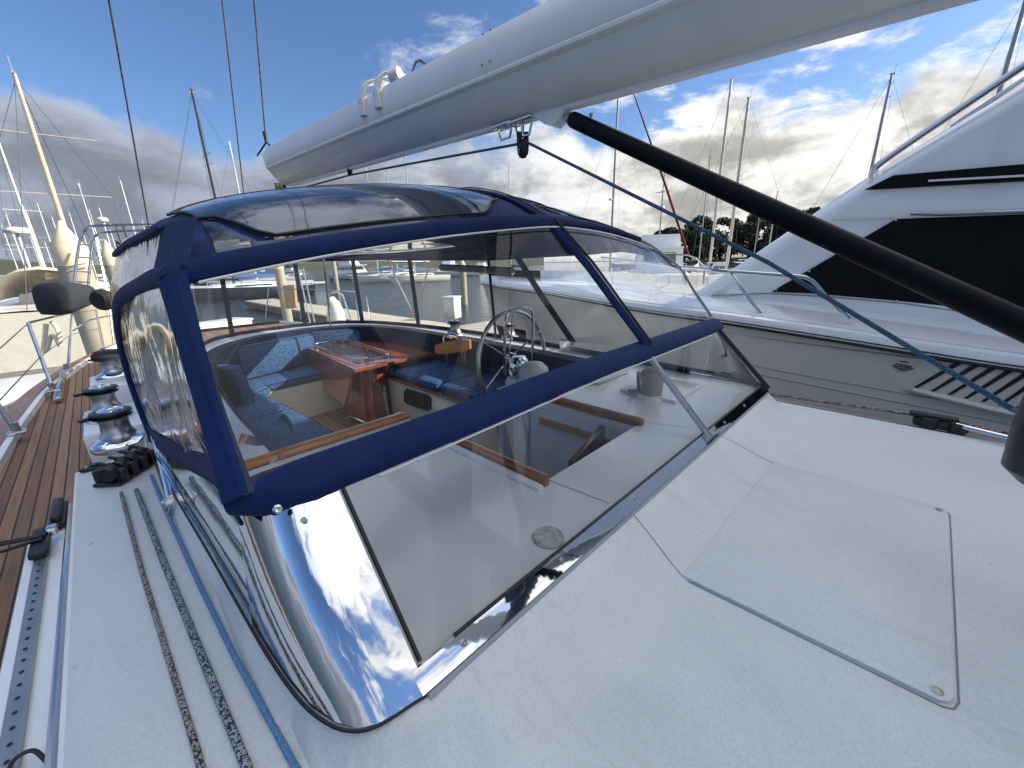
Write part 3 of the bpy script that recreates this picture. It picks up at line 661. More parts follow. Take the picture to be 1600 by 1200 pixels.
# pillars
ribbon([V((.104, .835, .335)), V((.108, .93, .47)), V((.113, 1.02, .60)), V((.121, 1.105, .742))], [.062, .050, .048, .058], .026, lambda i, p: V((-.55, -.75, .35)), 'corner_pillar', 'navy', 14)
mb = MB(); mb.tube([V((.112, .82, .345)), V((.116, .915, .48)), V((.120, 1.0, .60)), V((.127, 1.09, .735))], .008, 10); mb.tube([V((.095, .83, .335)), V((.099, .93, .47)), V((.102, 1.02, .60))], .004, 8); mb.build('pillar_piping', 'navy', en)
ribbon([V((1.70, .80, .372)), V((1.60, .90, .55)), V((1.50, 1.0, .73)), V((1.385, 1.115, .912))], .058, .022, lambda i, p: V((0, -.85, .5)), 'centre_pillar', 'navy', 12)
mb = MB(); mb.tube([V((1.71, .785, .385)), V((1.51, .985, .745)), V((1.395, 1.10, .92))], .006, 6); mb.build('pillar_zip', 'black_plastic', en)
# front windows
def lowp(x): return V((x, .815, .345 + .02 * sm(.2, 1.4, x)))
def front_window(u0, u1, mat, nm):
    # u runs along the front bow curve; the bottom edge runs along the windscreen top
    top = resamp([p for p in fb], 60); rows = []
    for j in range(9):
        row = []
        for k_ in range(25):
            u = lerp(u0, u1, k_ / 24); tp = top[int(u * 60)].lerp(top[min(60, int(u * 60) + 1)], u * 60 - int(u * 60))
            xb = {0: .13}.get(u, None); sx_ = lerp(.108, 1.69, min(1, u / UM)) if u < UM else lerp(1.69, 2.68, (u - UM) / (1 - UM)); q = lowp(sx_) if sx_ < 2.6 else V((sx_, .83, .365))
            p = q.lerp(tp, j / 8); bl = sin(pi * j / 8) * sin(pi * k_ / 24); p += V((0, -.012, .008)) * bl; row.append(p)
        rows.append(row)
    mb = MB(); mb.loft(rows, False); return mb.build(nm, mat, en)
tl = resamp(fb, 200); UM = min(range(201), key=lambda i: abs(tl[i].x - 1.39) + (0 if tl[i].z > .8 else 9)) / 200
front_window(0, UM, 'vinyl_flat', 'front_window'); front_window(UM, 1, 'vinyl_wrinkled', 'front_window')
# starboard side: window, arched band, skirt, shoulder window
arc = cat_rom([(1.10, .735), (1.3, .735), (1.55, .712), (1.85, .665), (2.08, .58), (2.24, .46), (2.33, .30), (2.36, .12), (2.36, .02)] and [V((0, a, b)) for a, b in ((1.10, .735), (1.3, .735), (1.55, .712), (1.85, .665), (2.08, .58), (2.24, .46), (2.33, .30), (2.36, .12), (2.36, .0))], 5)
ribbon([side_pt(p.y, p.z, .006) for p in arc], .052, .02, lambda i, p: V((-1, -.15, .1)), 'side_arch_band', 'navy', 10)
skl = lambda y: lerp(.275, .03, sm(.84, 2.36, y) * .5 + .5 * (y - .84) / 1.52)
rows = []
for j in range(4): rows.append([side_pt(.845 + 1.52 * i / 20, skl(.845 + 1.52 * i / 20) + (.075) * j / 3, .004 + .004 * sin(pi * j / 3)) for i in range(21)])
mb = MB(); mb.loft(rows, False); mb.tube(rows[0], .004, 6); mb.build('side_skirt', 'navy', en)
def arc_z(y):
    for a, b in zip(arc, arc[1:]):
        if a.y <= y <= b.y and b.y > a.y: return lerp(a.z, b.z, (y - a.y) / (b.y - a.y))
    return .735 if y < 1.2 else .3
rows = []; N_ = 30
for j in range(25):
    row = []
    for i in range(N_ + 1):
        y0 = lerp(.85, 1.11, j / 24); y = lerp(y0, 2.335, i / N_); zl = skl(y) + .06; zh = arc_z(y) if y > 1.1 else .74
        if y < 1.11: zh = lerp(.33, .74, (y - .84) / .27)
        z = lerp(zl, max(zl + .001, zh), j / 24)
        d_ = (y - .85) * 1.1 - (.72 - z) * 1.5; wv = (.005 * sin(9 * d_ + 1.2 * sin(3 * y)) + .0022 * sin(20 * d_ + 2 * z)) * sin(pi * i / N_)
        row.append(side_pt(y, z, -wv))
    rows.append(row)
mb = MB(); mb.loft(rows, False); mb.build('side_window', 'vinyl_wrinkled', en)
rows = []
for j in range(7):
    row = []
    for i in range(21):
        y = lerp(1.44, 2.30, i / 20); z = lerp(arc_z(y) + .01, .86 - .02 * sm(2, 2.3, y), j / 6); row.append(side_pt(y, z, .002))
    rows.append(row)
mb = MB(); mb.loft(rows, False); mb.build('shoulder_window', 'vinyl_wrinkled', en)
rows = []
for j in range(6):
    rows.append([side_pt(y, lerp(.735, .86, j / 5), .003) for y in (1.12, 1.2, 1.3, 1.38, 1.44)])
mb = MB(); mb.loft(rows, False); mb.build('shoulder_band', 'navy', en)
# gutter along the shoulder, from front bow back
ribbon([side_pt(1.40 + .09 * i, .865 - .004 * i, .0) + V((.0, 0, 0)) for i in range(12)], .04, .022, lambda i, p: V((-.6, 0, .8)), 'shoulder_hem', 'navy', 8)
# aft windows round the cockpit
PB = cat_rom([(x, y, 0.0) for x, y in ((.040, 2.35), (.12, 3.1), (.28, 4.0), (.55, 4.85), (1.0, 5.50), (1.85, 5.63), (2.46, 5.25), (2.74, 4.3), (2.82, 3.4), (2.82, 2.6), (2.78, 2.0), (2.72, 1.3), (2.69, .95))], 6)
def inset(p, z): return V((lerp(p.x, 1.4, .05), lerp(p.y, 3.5, .04) if p.y > 3.5 else p.y, z))
strap_i = []
def near(x, y): return min(range(len(PB)), key=lambda i: (PB[i].x - x) ** 2 + (PB[i].y - y) ** 2)
stops = [0, near(.33, 4.15), near(1.0, 5.50), near(1.85, 5.63), near(2.46, 5.25), near(2.72, 4.3), near(2.84, 2.95), near(2.78, 2.0), len(PB) - 1]
def topz(i): return .86 if PB[i].y > 2.2 else lerp(.40, .84, sm(.9, 1.6, PB[i].y))
for a, b in zip(stops, stops[1:]):
    if b <= a: continue
    rows = []
    for j in range(7): rows.append([PB[i].lerp(inset(PB[i], topz(i)), j / 6) + V((.004 * sin(i * 1.7 + j), .004 * sin(i * 2.1 - j), .03 if j == 0 else 0)) for i in range(a, b + 1)])
    mb = MB(); mb.loft(rows, False); mb.build('aft_window', 'vinyl_aft', en)
for i in stops[1:7]:
    p = PB[i]; q = inset(p, .87); nn = V((p.x - 1.5, p.y - 3.4, 0)).normalized()
    mb = MB(); s_ = nn.cross(V((0, 0, 1))) * .026; mb.loft([[p - s_ - nn * .012, p + s_ - nn * .012, p + s_ * .9 - nn * .018, p - s_ * .9 - nn * .018], [q - s_ - nn * .012, q + s_ - nn * .012, q + s_ * .9 - nn * .018, q - s_ * .9 - nn * .018]], True, True); mb.build('window_strap', 'navy_dark', en)
mb = MB(); mb.loft([[p + V((0, 0, z)) for p in PB] for z in (-.01, .02, .045)], False); mb.build('bottom_hem', 'navy_dark', en)
mb = MB(); rows = [[inset(PB[i], topz(i) - .045 + k_ * .03) for i in range(len(PB)) if PB[i].y > 2.3] for k_ in range(3)]; mb.loft(rows, False); mb.build('top_hem', 'navy_dark', en)
# slanted port band and frame tubes inside
pA, pB = V((2.745, 1.95, .08)), PX(806, 398, 2.70)
ribbon([pA, pA.lerp(pB, .5) + V((0, .03, .02)), pB], .06, .02, lambda i, p: V((-1, 0, .1)), 'port_zip_band', 'navy_dark', 8)
mb = MB()
mb.tube([V((2.05, 5.3, .02)), V((2.05, 5.2, .84))], .012, 8)
for a_, b_ in (((658, 513), (600, 395)), ((648, 485), (678, 395))): mb.tube([PY(*a_, 5.0), PY(*b_, 4.7)], .012, 8)
mb.tube([PY(612, 409, 4.8), PY(670, 409, 4.8)], .014, 8); mb.build('frame_tube', 'steel', en)
mb = MB(); rl = [PX(690, 418, 2.55), PX(735, 420, 2.55), PX(800, 424, 2.55)]; mb.tube(rl, .035, 10); rw = mb.build('rolled_window', 'grey_canvas', en)
# crumpled hem of the side pane inside the corner: the rolled flap seen through the front window
fl_ = cat_rom([V((.20, 1.30, .30)), V((.36, 1.75, .10)), V((.52, 2.1, .06)), V((.50, 1.9, .01)), V((.30, 1.5, .10))], 6)
mb = MB(); mb.loft([fl_, [p + V((.0, .05, -.05)) for p in fl_]], False); mb.build('loose_flap', 'vinyl_wrinkled', en)
def roundloop(P, r_, n=5):
    out = []
    for i, p in enumerate(P):
        a = (P[i - 1] - p).normalized() * r_; b = (P[(i + 1) % len(P)] - p).normalized() * r_
        for k_ in range(n + 1): t = k_ / n; out.append(p + a * (1 - t) ** 2 + b * t ** 2)
    return out

# ------------------------------------------------------------------ cockpit furniture
def cushion(nm, label, boxes, cat='cushion', group='blue quilted cockpit cushions'):
    mb = MB()
    for c, d, rz, tilt in boxes:
        rot = Matrix.Rotation(rz, 3, 'Z') @ Matrix.Rotation(tilt, 3, 'Y'); mb.box(c, d, rot=rot, bev=.035)
    o = tag(mb.build(nm, 'quilt'), label, cat, group)
    mb = MB()
    for c, d, rz, tilt in boxes:
        rot = Matrix.Rotation(rz, 3, 'Z') @ Matrix.Rotation(tilt, 3, 'Y'); flat = d[2] < .2
        if flat: ring = [(sx * (d[0] / 2 - .004), sy * (d[1] / 2 - .004), d[2] / 2 - .018) for sx, sy in ((-1, -1), (1, -1), (1, 1), (-1, 1))]
        elif d[0] < d[1]: ring = [(d[0] / 2 - .014, sy * (d[1] / 2 - .010), sz * (d[2] / 2 - .010)) for sy, sz in ((-1, -1), (1, -1), (1, 1), (-1, 1))]
        else: ring = [(sx * (d[0] / 2 - .010), (-1) * (d[1] / 2 - .014), sz * (d[2] / 2 - .010)) for sx, sz in ((-1, -1), (1, -1), (1, 1), (-1, 1))]
        mb.tube([V(c) + rot @ q for q in roundloop([V(q) for q in ring], .035)], .006, 6, close=True)
        if flat and d[1] > 1.2: mb.tube([V(c) + rot @ V((sx, .05, d[2] / 2 + .001)) for sx in (-d[0] / 2, 0, d[0] / 2)], .004, 6)
    mb.build('piping', 'navy', o); return o
cushion('seat_cushion', 'blue quilted seat cushion nearest the windscreen, behind the varnished bulkhead trim', [((.78, 2.3, -.46), (.80, .78, .10), 0, 0)])
cushion('seat_cushion', 'long dark blue seat cushion along the left side of the cockpit', [((.70, 3.55, -.46), (.56, 1.62, .10), .05, 0)])
cushion('seat_cushion', 'blue seat cushion across the stern end behind the table', [((1.55, 4.93, -.46), (1.35, .50, .10), .08, 0)])
cushion('seat_cushion', 'blue seat cushion in the far left corner of the cockpit', [((.80, 4.62, -.458), (.36, .42, .10), .55, 0)])
cushion('back_cushion', 'quilted backrest cushion leaning on the bulkhead below the varnished trim', [((.66, 1.86, -.22), (.62, .12, .36), 0, 0)])
cushion('back_cushion', 'blue backrest cushion in the far left corner, tallest of the backrests', [((.60, 4.32, -.24), (.12, .66, .38), .42, -.15)])
cushion('back_cushion', 'long blue backrest cushion along the left side of the cockpit', [((.45, 3.15, -.26), (.11, 1.9, .34), -.07, -.15)])
cushion('back_cushion', 'blue backrest cushion behind the table, under the stern windows', [((1.32, 5.10, -.22), (.95, .12, .36), .30, 0)])
cushion('back_cushion', 'dark blue backrest cushion right of the table against the stern coaming', [((2.12, 5.12, -.2), (.75, .12, .34), -.35, 0)])

tb = thing('cockpit_table', (1.9, 3.9, -.9), 'varnished mahogany cockpit table with a hanging leaf and steel fiddle rail', 'table')
TT = -.20; c1, c2, c3, c4 = PZ(555, 580, TT), PZ(677, 553, TT), PZ(590, 528, TT), PZ(481, 545, TT)
mb = MB(); mb.slab([c1, c2, c3, c4], .028); mb.build('tabletop', 'mahogany', tb)
mb = MB(); mb.slab([c1 + V((-.005, .04, -.02)), c4 + V((-.005, -.04, -.02)), c4 + V((.0, -.05, -.42)), c1 + V((.0, .35, -.42))], .022); mb.build('drop_leaf', 'mahogany', tb)
mb = MB(); q0 = PZ(590, 640, -.9)
mb.box((1.86, 3.86, -.55), (.20, .20, .68), bev=.02); mb.box((1.78, 4.15, -.56), (.10, .50, .64), bev=.015); mb.box((2.02, 3.98, -.55), (.12, .34, .66), bev=.05); mb.build('pedestal', 'mahogany', tb)
mb = MB(); mb.box((1.90, 3.748, -.62), (.035, .014, .34), bev=.005); mb.build('steel_strip', 'steel', tb)
loop = [PZ(487, 538, TT + .055), PZ(541, 530, TT + .055), PZ(613, 552, TT + .055), PZ(558, 562, TT + .055)]
mb = MB(); mb.tube(roundloop(loop, .09), .008, 8, close=True)
for i in range(4):
    for t in (.12, .5, .88): p = loop[i].lerp(loop[(i + 1) % 4], t); mb.tube([p, p - V((0, 0, .05))], .006, 6)
mb.build('fiddle_rail', 'mirror_steel', tb)
mb = MB(); mb.slab([p.lerp((c1 + c3) / 2, .0) - V((0, 0, .039)) for p in loop], .004); mb.build('inlay', 'dark_wood', tb)
# rail at the foot of the table
fh = MB(); fh.tube([PZ(541, 655, -.72), PZ(548, 650, -.66), PZ(575, 662, -.66), PZ(625, 655, -.62), PZ(640, 650, -.62)], .009, 8); fh.build('foot_rail', 'steel', tb)

hb = thing('helm_bench', (2.3, 3.1, -.9), 'cream helm bench with a small dark port and blue cushion beside the table', 'bench')
mb = MB(); mb.box((2.25, 3.08, -.64), (.58, 1.44, .52), bev=.02); mb.build('bench_base', 'cream_hull', hb)
pq = PX(652, 622, 1.955); mb = MB(); mb.slab([PX(x, y, 1.955) for x, y in ((632, 611), (636, 607), (668, 617), (673, 622), (673, 640), (668, 642), (637, 631), (632, 627))], .016); pf = mb.build('port_frame', 'black_plastic', hb)
mb = MB(); mb.box((2.25, 3.08, -.375), (.62, 1.48, .02), bev=.008); mb.build('bench_trim', 'varnish_y', hb)
mb = MB(); mb.box((2.26, 3.35, -.325), (.58, .86, .08), bev=.03); mb.box((2.26, 2.62, -.325), (.56, .52, .08), bev=.03); mb.build('cushion_pad', 'quilt', hb)

hs = thing('helm_seat_back', (2.36, 3.1, -.28), 'orange varnished wooden backrest on steel legs at the helm seat', 'backrest')
p0, p1 = PX(681, 546, 2.38), PX(735, 538, 2.38); mid = (p0 + p1) / 2; dd = (p1 - p0)
mb = MB(); axh = dd.normalized(); rows = []
for k_ in range(9):
    t = k_ / 8; p = p0.lerp(p1, t) + V((.03 * sin(pi * t), 0, 0)); h_ = .063 * (1 - .35 * abs(2 * t - 1) ** 4); rows.append([p + V((-.012, 0, -h_)), p + V((.012, 0, -h_)), p + V((.012, 0, h_)), p + V((-.012, 0, h_))])
mb.loft(rows, True, True); mb.build('backboard', 'seat_wood', hs)
mb = MB()
for t in (.25, .32, .75, .82): p = p0.lerp(p1, t); mb.tube([p + V((.02, 0, .02)), p + V((.0, 0, -.22))], .007, 6)
a_, b_ = p0.lerp(p1, .22), p0.lerp(p1, .62)
mb.tube([a_ + V((.02, 0, .03)), a_ + V((.02, 0, .11)), (a_ + b_) / 2 + V((.02, 0, .165)), b_ + V((.02, 0, .11)), b_ + V((.02, 0, .03))], .010, 8); mb.build('seat_frame', 'steel', hs)

bn = thing('steering_pedestal', (2.27, 2.0, -.9), 'steering pedestal with a large steel wheel and a white domed compass cover', 'pedestal')
mb = MB(); mb.box((2.28, 2.02, -.5), (.36, .30, .80), bev=.05); mb.build('pedestal_body', 'gelcoat', bn)
mb = MB(); mb.lathe([(.0, 0), (.085, 0), (.09, .05), (.075, .12), (.05, .15), (0, .155)], (2.20, 2.08, -.10)); mb.lathe([(0, 0), (.03, 0), (.035, .03), (0, .035)], (2.13, 2.02, -.03), (-.8, -.6, 0)); mb.build('control_housing', 'mirror_steel', bn)
WC = V((2.27, 2.2, -.005)); RW = .385
mb = MB(); ring = [WC + V((cos(t) * RW, .03 * sin(t), sin(t) * RW)) for t in [2 * pi * i / 48 for i in range(48)]]; mb.tube(ring, .0165, 10, close=True); wh = mb.build('steering_wheel', 'brushed', bn)
mb = MB()
for i in range(6): t = pi / 6 + i * pi / 3; mb.tube([WC + V((0, .06, 0)), WC + V((cos(t) * RW, 0, sin(t) * RW))], .007, 6)
mb.build('spoke', 'steel', wh)
mb = MB(); mb.lathe([(0, -.02), (.045, -.02), (.05, .0), (.05, .05), (.03, .07), (0, .07)], WC, (0, 1, 0)); mb.build('hub', 'steel', wh)
dc = PY(835, 585, 1.9); mb = MB(); mb.lathe([(.0, -.05), (.115, -.05), (.118, 0), (.10, .055), (.062, .09), (0, .105)], dc); mb.build('compass_cover', 'white_plastic', bn)
mb = MB(); g_ = [V((2.12, 2.16, -.1)), V((2.12, 2.14, .32)), V((2.2, 2.13, .40)), V((2.36, 2.13, .40)), V((2.44, 2.14, .32)), V((2.44, 2.16, -.1))]; mb.tube(cat_rom(g_, 4), .012, 8); mb.build('guard_rail', 'steel', bn)

# ------------------------------------------------------------------ winches
def winch(base, s_=1.):
    W = thing('winch', base, None, 'winch', 'chrome self-tailing winches'); base = V(base)
    mb = MB(); mb.lathe([(.0, .0), (.104 * s_, .0), (.108 * s_, .008), (.108 * s_, .030 * s_), (.100 * s_, .040 * s_), (.07 * s_, .052 * s_), (.05 * s_, .06 * s_), (0, .06 * s_)], base, n=36); mb.build('base', 'mirror_steel', W)
    mb = MB(); mb.lathe([(0, .055 * s_), (.062 * s_, .055 * s_), (.068 * s_, .065 * s_), (.056 * s_, .085 * s_), (.052 * s_, .12 * s_), (.056 * s_, .148 * s_), (.066 * s_, .155 * s_), (0, .155 * s_)], base, n=32); mb.build('drum', 'brushed', W)
    mb = MB(); rr = []
    mb.lathe([(0, .153 * s_), (.070 * s_, .153 * s_), (.075 * s_, .160 * s_), (.060 * s_, .166 * s_), (.060 * s_, .170 * s_), (.076 * s_, .176 * s_), (.074 * s_, .184 * s_), (.05 * s_, .188 * s_), (0, .188 * s_)], base, n=32)
    mb.box(base + V((-.085 * s_, -.01, .165 * s_)), (.05 * s_, .03 * s_, .014 * s_), rz=.4, bev=.004); mb.build('jaw_ring', 'black_plastic', W)
    mb = MB(); mb.lathe([(0, .186 * s_), (.048 * s_, .187 * s_), (.046 * s_, .192 * s_), (.02 * s_, .194 * s_), (.018 * s_, .190 * s_), (0, .190 * s_)], base, n=28); mb.build('cap', 'mirror_steel', W)
    return W
w1 = winch(PZ(191, 697, -.062)); w1['label'] = 'chrome winch with a black top on the white shelf, nearest of the left-hand winches'
mb = MB(); mb.box((-.06, 3.2, -.18), (.30, .55, .24), bev=.02); mb.build('winch_plinth', 'gelcoat', yacht)
w2 = winch(PZ(172, 652, -.058), .98); w2['label'] = 'chrome winch behind the nearest one, on the second white plinth by the teak deck'
mb = MB(); mb.box((-.04, 4.05, -.15), (.26, .5, .30), bev=.02); mb.build('winch_plinth', 'gelcoat', yacht)
w3 = winch((-.03, 4.05, .0), .95); w3['label'] = 'farthest left-hand winch, with black covered top beside the dark stripe of the enclosure'
mb = MB(); bb = V((-.03, 4.05, .145)); mb.lathe([(0, 0), (.085, 0), (.092, .03), (.07, .062), (.03, .07), (0, .07)], bb, n=16); mb.build('winch_cover', 'dark_canvas', w3)
w4 = winch(PZ(712, 527, .0), .95); w4['label'] = 'winch on the far right coaming above the wooden helm backrest'
w5 = winch(PZ(797, 530, .0), .85); w5['label'] = 'winch on the far right coaming seen between the spokes of the steering wheel'

# rope clutches
cl = thing('rope_clutch_bank', (-.02, 2.06, -.07), 'bank of black rope clutches on the white shelf in front of the winch', 'rope clutch')
k0, k1 = PZ(172, 762, -.065), PZ(235, 722, -.065); dirc = (k1 - k0).normalized(); perp = V((-dirc.y, dirc.x, 0))
ang = math.atan2(dirc.y, dirc.x)
mb = MB(); mb.box((k0 + k1) / 2 + V((0, .03, .006)), ((k1 - k0).length + .03, .10, .014), rz=ang, bev=.004); mb.build('base_plate', 'black_plastic', cl)
for i in range(4):
    p = k0.lerp(k1, (i + .35) / 4) + V((0, .03, .034)); mb = MB()
    mb.box(p, (.030, .115, .056), rz=ang, bev=.008); mb.lathe([(0, -.017), (.028, -.020), (.031, -.014), (.031, .014), (.028, .020), (0, .017)], p + V((0, -.02, .016)), dirc, n=16)
    mb.lathe([(0, -.012), (.017, -.012), (.017, .012), (0, .012)], p + V((0, .038, .012)), dirc, n=14); body = mb.build('clutch_body', 'black_plastic', cl)
    mb = MB(); mb.box(p + V((0, .012, .040)), (.014, .075, .010), rot=Matrix.Rotation(ang, 3, 'Z') @ Matrix.Rotation(.3, 3, 'X'), bev=.004); mb.lathe([(0, 0), (.006, 0), (.006, .002), (0, .002)], p + V((0, -.055, .0)), (0, -1, 0), n=8); mb.build('handle', 'rubber', body)
# black padeye and block on the teak edge
tb2 = thing('deck_block', PZ(128, 705, -.09), 'small black turning block at the corner of the white shelf', 'block')
p = V((-.165, 2.39, -.065)); mb = MB(); mb.box(p, (.10, .045, .018), rz=-.5, bev=.008); mb.lathe([(0, 0), (.016, 0), (.014, .012), (0, .012)], p + V((0, 0, .008)), n=14); mb.build('block_body', 'black_plastic', tb2)
mb = MB()
for d in (-.03, .03): mb.lathe([(0, 0), (.007, 0), (.006, .003), (0, .004)], p + V((d * .88, -d * .48, .009)), n=12)
each(mb, 'screw', 'steel', tb2)
# genoa car with black line bundle on the ledge
gc = thing('track_car', PZ(75, 815, -.19), 'genoa track car with a loop of black shackle on the teak side of the ledge', 'track car')
p = V((-.335, 2.05, -.19)); mb = MB(); mb.box(p + V((0, .0, .012)), (.05, .16, .03), bev=.01); mb.box(p + V((.0, .05, .035)), (.035, .07, .02), bev=.008); mb.build('car_body', 'black_plastic', gc)
mb = MB(); mb.tube([p + V((.01, .03, .03)), p + V((-.08, .05, .045)), p + V((-.18, .09, .04)), p + V((-.235, .11, .03)), p + V((-.18, .06, .02)), p + V((-.08, .01, .03)), p + V((.01, .0, .035))], .006, 8); mb.tube([p + V((0, .02, .035)), p + V((-.1, .03, .05)), p + V((-.19, .075, .045))], .005, 8); mb.build('shackle_loop', 'rubber', gc)
mb = MB(); mb.box(p + V((.03, .06, .028)), (.03, .05, .03), bev=.006); mb.build('steel_stop', 'steel', gc)

# ------------------------------------------------------------------ lines on the coachroof
def rope(nm, pts, r_, mat, label, cat='rope', group=None, n=8):
    mb = MB(); mb.tube(pts, r_, n); return tag(mb.build(nm, mat), label, cat, group)
zt = -.07
rope('rope', [V((-.035, -.9, zt + .006)), V((-.055, .75, zt + .006)), V((-.082, 1.4, zt + .006)), V((-.098, 2.0, zt + .016))], .0058, 'rope_fleck_brown', 'thin grey rope with brown flecks, leftmost of the three ropes on the shelf', group='ropes running along the shelf')
rope('rope', [V((.035, -.9, zt + .008)), V((-.0, .66, zt + .008)), V((-.034, 1.4, zt + .008)), V((-.056, 1.98, zt + .018))], .0078, 'rope_fleck_navy', 'thick grey rope with navy flecks, middle one of the three ropes on the shelf', group='ropes running along the shelf')
rope('rope', [V((.115, -.9, zt + .007)), V((.085, .2, zt + .007)), V((.058, .595, zdeck(.058, .595) + .006)), V((.036, .9, -.055)), V((.022, 1.2, -.054)), V((.012, 1.5, -.054)), V((.002, 1.8, -.052)), V((-.004, 2.06, -.045))], .0058, 'rope_blue', 'plain blue rope on the shelf beside the windscreen corner', group='ropes running along the shelf')
mb = MB(); dkc = PZ(857, 842, 0); mb.lathe([(0, 0), (.044, 0), (.045, .006), (.041, .012), (.0, .013)], dkc + V((0, .0, .0)), n=40); tag(mb.build('deck_plate', 'grey_plate'), 'round speckled white deck plate lying behind the windscreen glass', 'deck plate')

# port track car with its lines
pc = thing('traveller_car', (2.86, -.27, -.12), 'black traveller car on the right edge of the coachroof with steel lines leading forward', 'traveller car')
p = V((2.875, -.25, -.09)); mb = MB(); mb.box(p, (.07, .20, .045), bev=.012); mb.box(p + V((0, .03, .035)), (.05, .18, .022), bev=.008); mb.lathe([(0, -.03), (.03, -.03), (.034, 0), (.03, .03), (0, .03)], p + V((-.03, .04, .0)), (0, 0, 1), n=16); mb.lathe([(0, -.03), (.03, -.03), (.034, 0), (.03, .03), (0, .03)], p + V((-.03, -.06, .0)), (0, 0, 1), n=16); mb.build('car_body', 'rubber', pc)
mb = MB(); mb.tube([p + V((-.04, -.05, .02)), V((2.72, -.62, -.07)), V((2.55, -1.1, -.06))], .012, 8); mb.build('control_rod', 'steel', pc)
rope('rope', [V((2.90, 2.2, -.10)), V((2.905, .6, -.105)), V((2.90, -.2, -.07)), V((2.80, -.7, -.07)), V((2.65, -1.3, -.06))], .008, 'rope_red', 'thin maroon and grey line lying along the right edge of the coachroof')

# ------------------------------------------------------------------ cowl vent etc on the port side plateau
cv = thing('cowl_vent', PZ(1015, 622, .0), 'beige cowl ventilator standing behind the right pane of the windscreen', 'ventilator')
p = PZ(1017, 620, 0); mb = MB(); mb.lathe([(0, 0), (.058, 0), (.056, .02), (.062, .10), (.070, .125), (.062, .15), (.035, .170), (0, .175)], p, n=28); mb.build('cowl', 'beige_vent', cv)
mb = MB(); mb.lathe([(0, 0), (.085, 0), (.082, .012), (.06, .02), (0, .02)], p, n=28); mb.build('flange', 'gelcoat', cv)
p = PZ(998, 612, .01); mb = MB(); mb.tube([p + V((-.08, .02, .02)), p, p + V((.06, .04, .10))], .012, 8); mb.tube([p + V((-.02, .06, .0)), p + V((-.03, -.06, .02))], .010, 8); tag(mb.build('folded_crank', 'beige_vent'), 'beige crank lying beside the cowl ventilator', 'crank')
mb = MB(); mb.tube([PZ(1025, 568, .05), PZ(1115, 582, .05)], .007, 6); tag(mb.build('boathook', 'rubber'), 'thin dark pole lying on the white deck behind the right pane', 'pole')

# ------------------------------------------------------------------ boom
bm = thing('boom', (1.37, 1.5, 1.3), 'large white furling boom running overhead from upper right to lower left', 'boom')
def bz(y): return .765 + (1.213 + .0437 * y / 1.054 - .75) * 1.054, .75 + (1.513 + .042 * y / 1.054 - .75) * 1.054
def bsec(y, dy=(0, 0)):
    zb, zt_ = bz(y); h_ = zt_ - zb; sc = 1.0
    P = [(0, -.0), (.016, .0), (.040, .014), (.068, .048), (.090, .09), (.103, .125), (.110, .130), (.116, .138), (.117, .148), (.112, .156), (.116, .17), (.118, .22), (.112, .27), (.098, .31)]
    P = [(x * 1.12, z * (h_ / .335)) for x, z in P]; top_ = [(.07, h_ * .985), (.03, h_ * .97)]
    half = P + top_
    pts = [(x, z) for x, z in half] + [(-x, z) for x, z in reversed(half[1:])]
    return [V((1.37 + x, y + dy[0] * z / h_, zb + z)) for x, z in pts]
ye = 4.12
mb = MB(); yy = [-3.5, -2, -1, 0, 1, 2, 3, 3.6, 3.95]
mb.loft([bsec(y) for y in yy] + [bsec(3.98, (.10, 0)), ], True, True); mb.build('boom_extrusion', 'boom_paint', bm, smooth=28)
es = bsec(3.98, (.10, 0)); cc = sum(es, V((0, 0, 0))) / len(es)
mb = MB(); mb.loft([[cc + (p - cc) * 1.015 for p in es], [cc + (p - cc) * 1.015 + V((0, .02, 0)) for p in es], [cc + (p - cc) * .93 + V((0, .045, 0)) for p in es], [cc + (p - cc) * .5 + V((0, .055, 0)) for p in es]], True, True); mb.build('end_cap', 'boom_paint', bm)
mb = MB(); mb.box((1.37, .2, bz(.2)[0] - .007), (.034, 7.4, .014), rot=Matrix.Rotation(math.atan(.0437), 3, 'X')); mb.build('bottom_track', 'boom_paint', bm)
for x, y in ((594, 170), (571, 182)):                            # raised stay brackets on the side
    s_ = PX(x, y, 1.37 - .128); yb = s_.y; zb, zt_ = bz(yb); mb = MB(); rows = []
    pth = [V((1.229, yb, s_.z)), V((1.229, yb + .005, s_.z + .08)), V((1.236, yb + .01, zt_ - .035)), V((1.255, yb - .005, zt_ + .022)), V((1.30, yb - .055, zt_ + .035)), V((1.33, yb - .10, zt_ + .015))]
    pth = cat_rom(pth, 4); o_ = []
    for i, p in enumerate(pth):
        t = (pth[min(i + 1, len(pth) - 1)] - pth[max(i - 1, 0)]).normalized(); s2 = V((0, 1, 0)); nn = t.cross(s2).normalized(); o_.append([p + s2 * 0.0275 - nn * .009, p + s2 * 0.0275 + nn * .005, p + s2 * 0.0150 + nn * .010, p - s2 * 0.0150 + nn * .010, p - s2 * 0.0275 + nn * .005, p - s2 * 0.0275 - nn * .009])
    mb.loft(o_, True, True); br = mb.build('sheave_bracket', 'boom_paint', bm, smooth=50)
    mb = MB()
    for dz in (.01, .06): mb.lathe([(0, 0), (.005, 0), (.004, .004), (0, .004)], pth[0] + V((-.008, .004, dz)), (-1, 0, 0), n=8)
    each(mb, 'rivet', 'screw', br)
yb = PX(618, 122, 1.28).y; zt_ = bz(yb)[1]
mb = MB(); mb.lathe([(.010, -.028), (.026, -.028), (.028, .028), (.010, .028)], (1.28, yb, zt_ + .012), (.35, -.9, .1), n=20); mb.build('sheave', 'boom_paint', bm)
yb = PX(655, 95, 1.33).y; zt_ = bz(yb)[1]
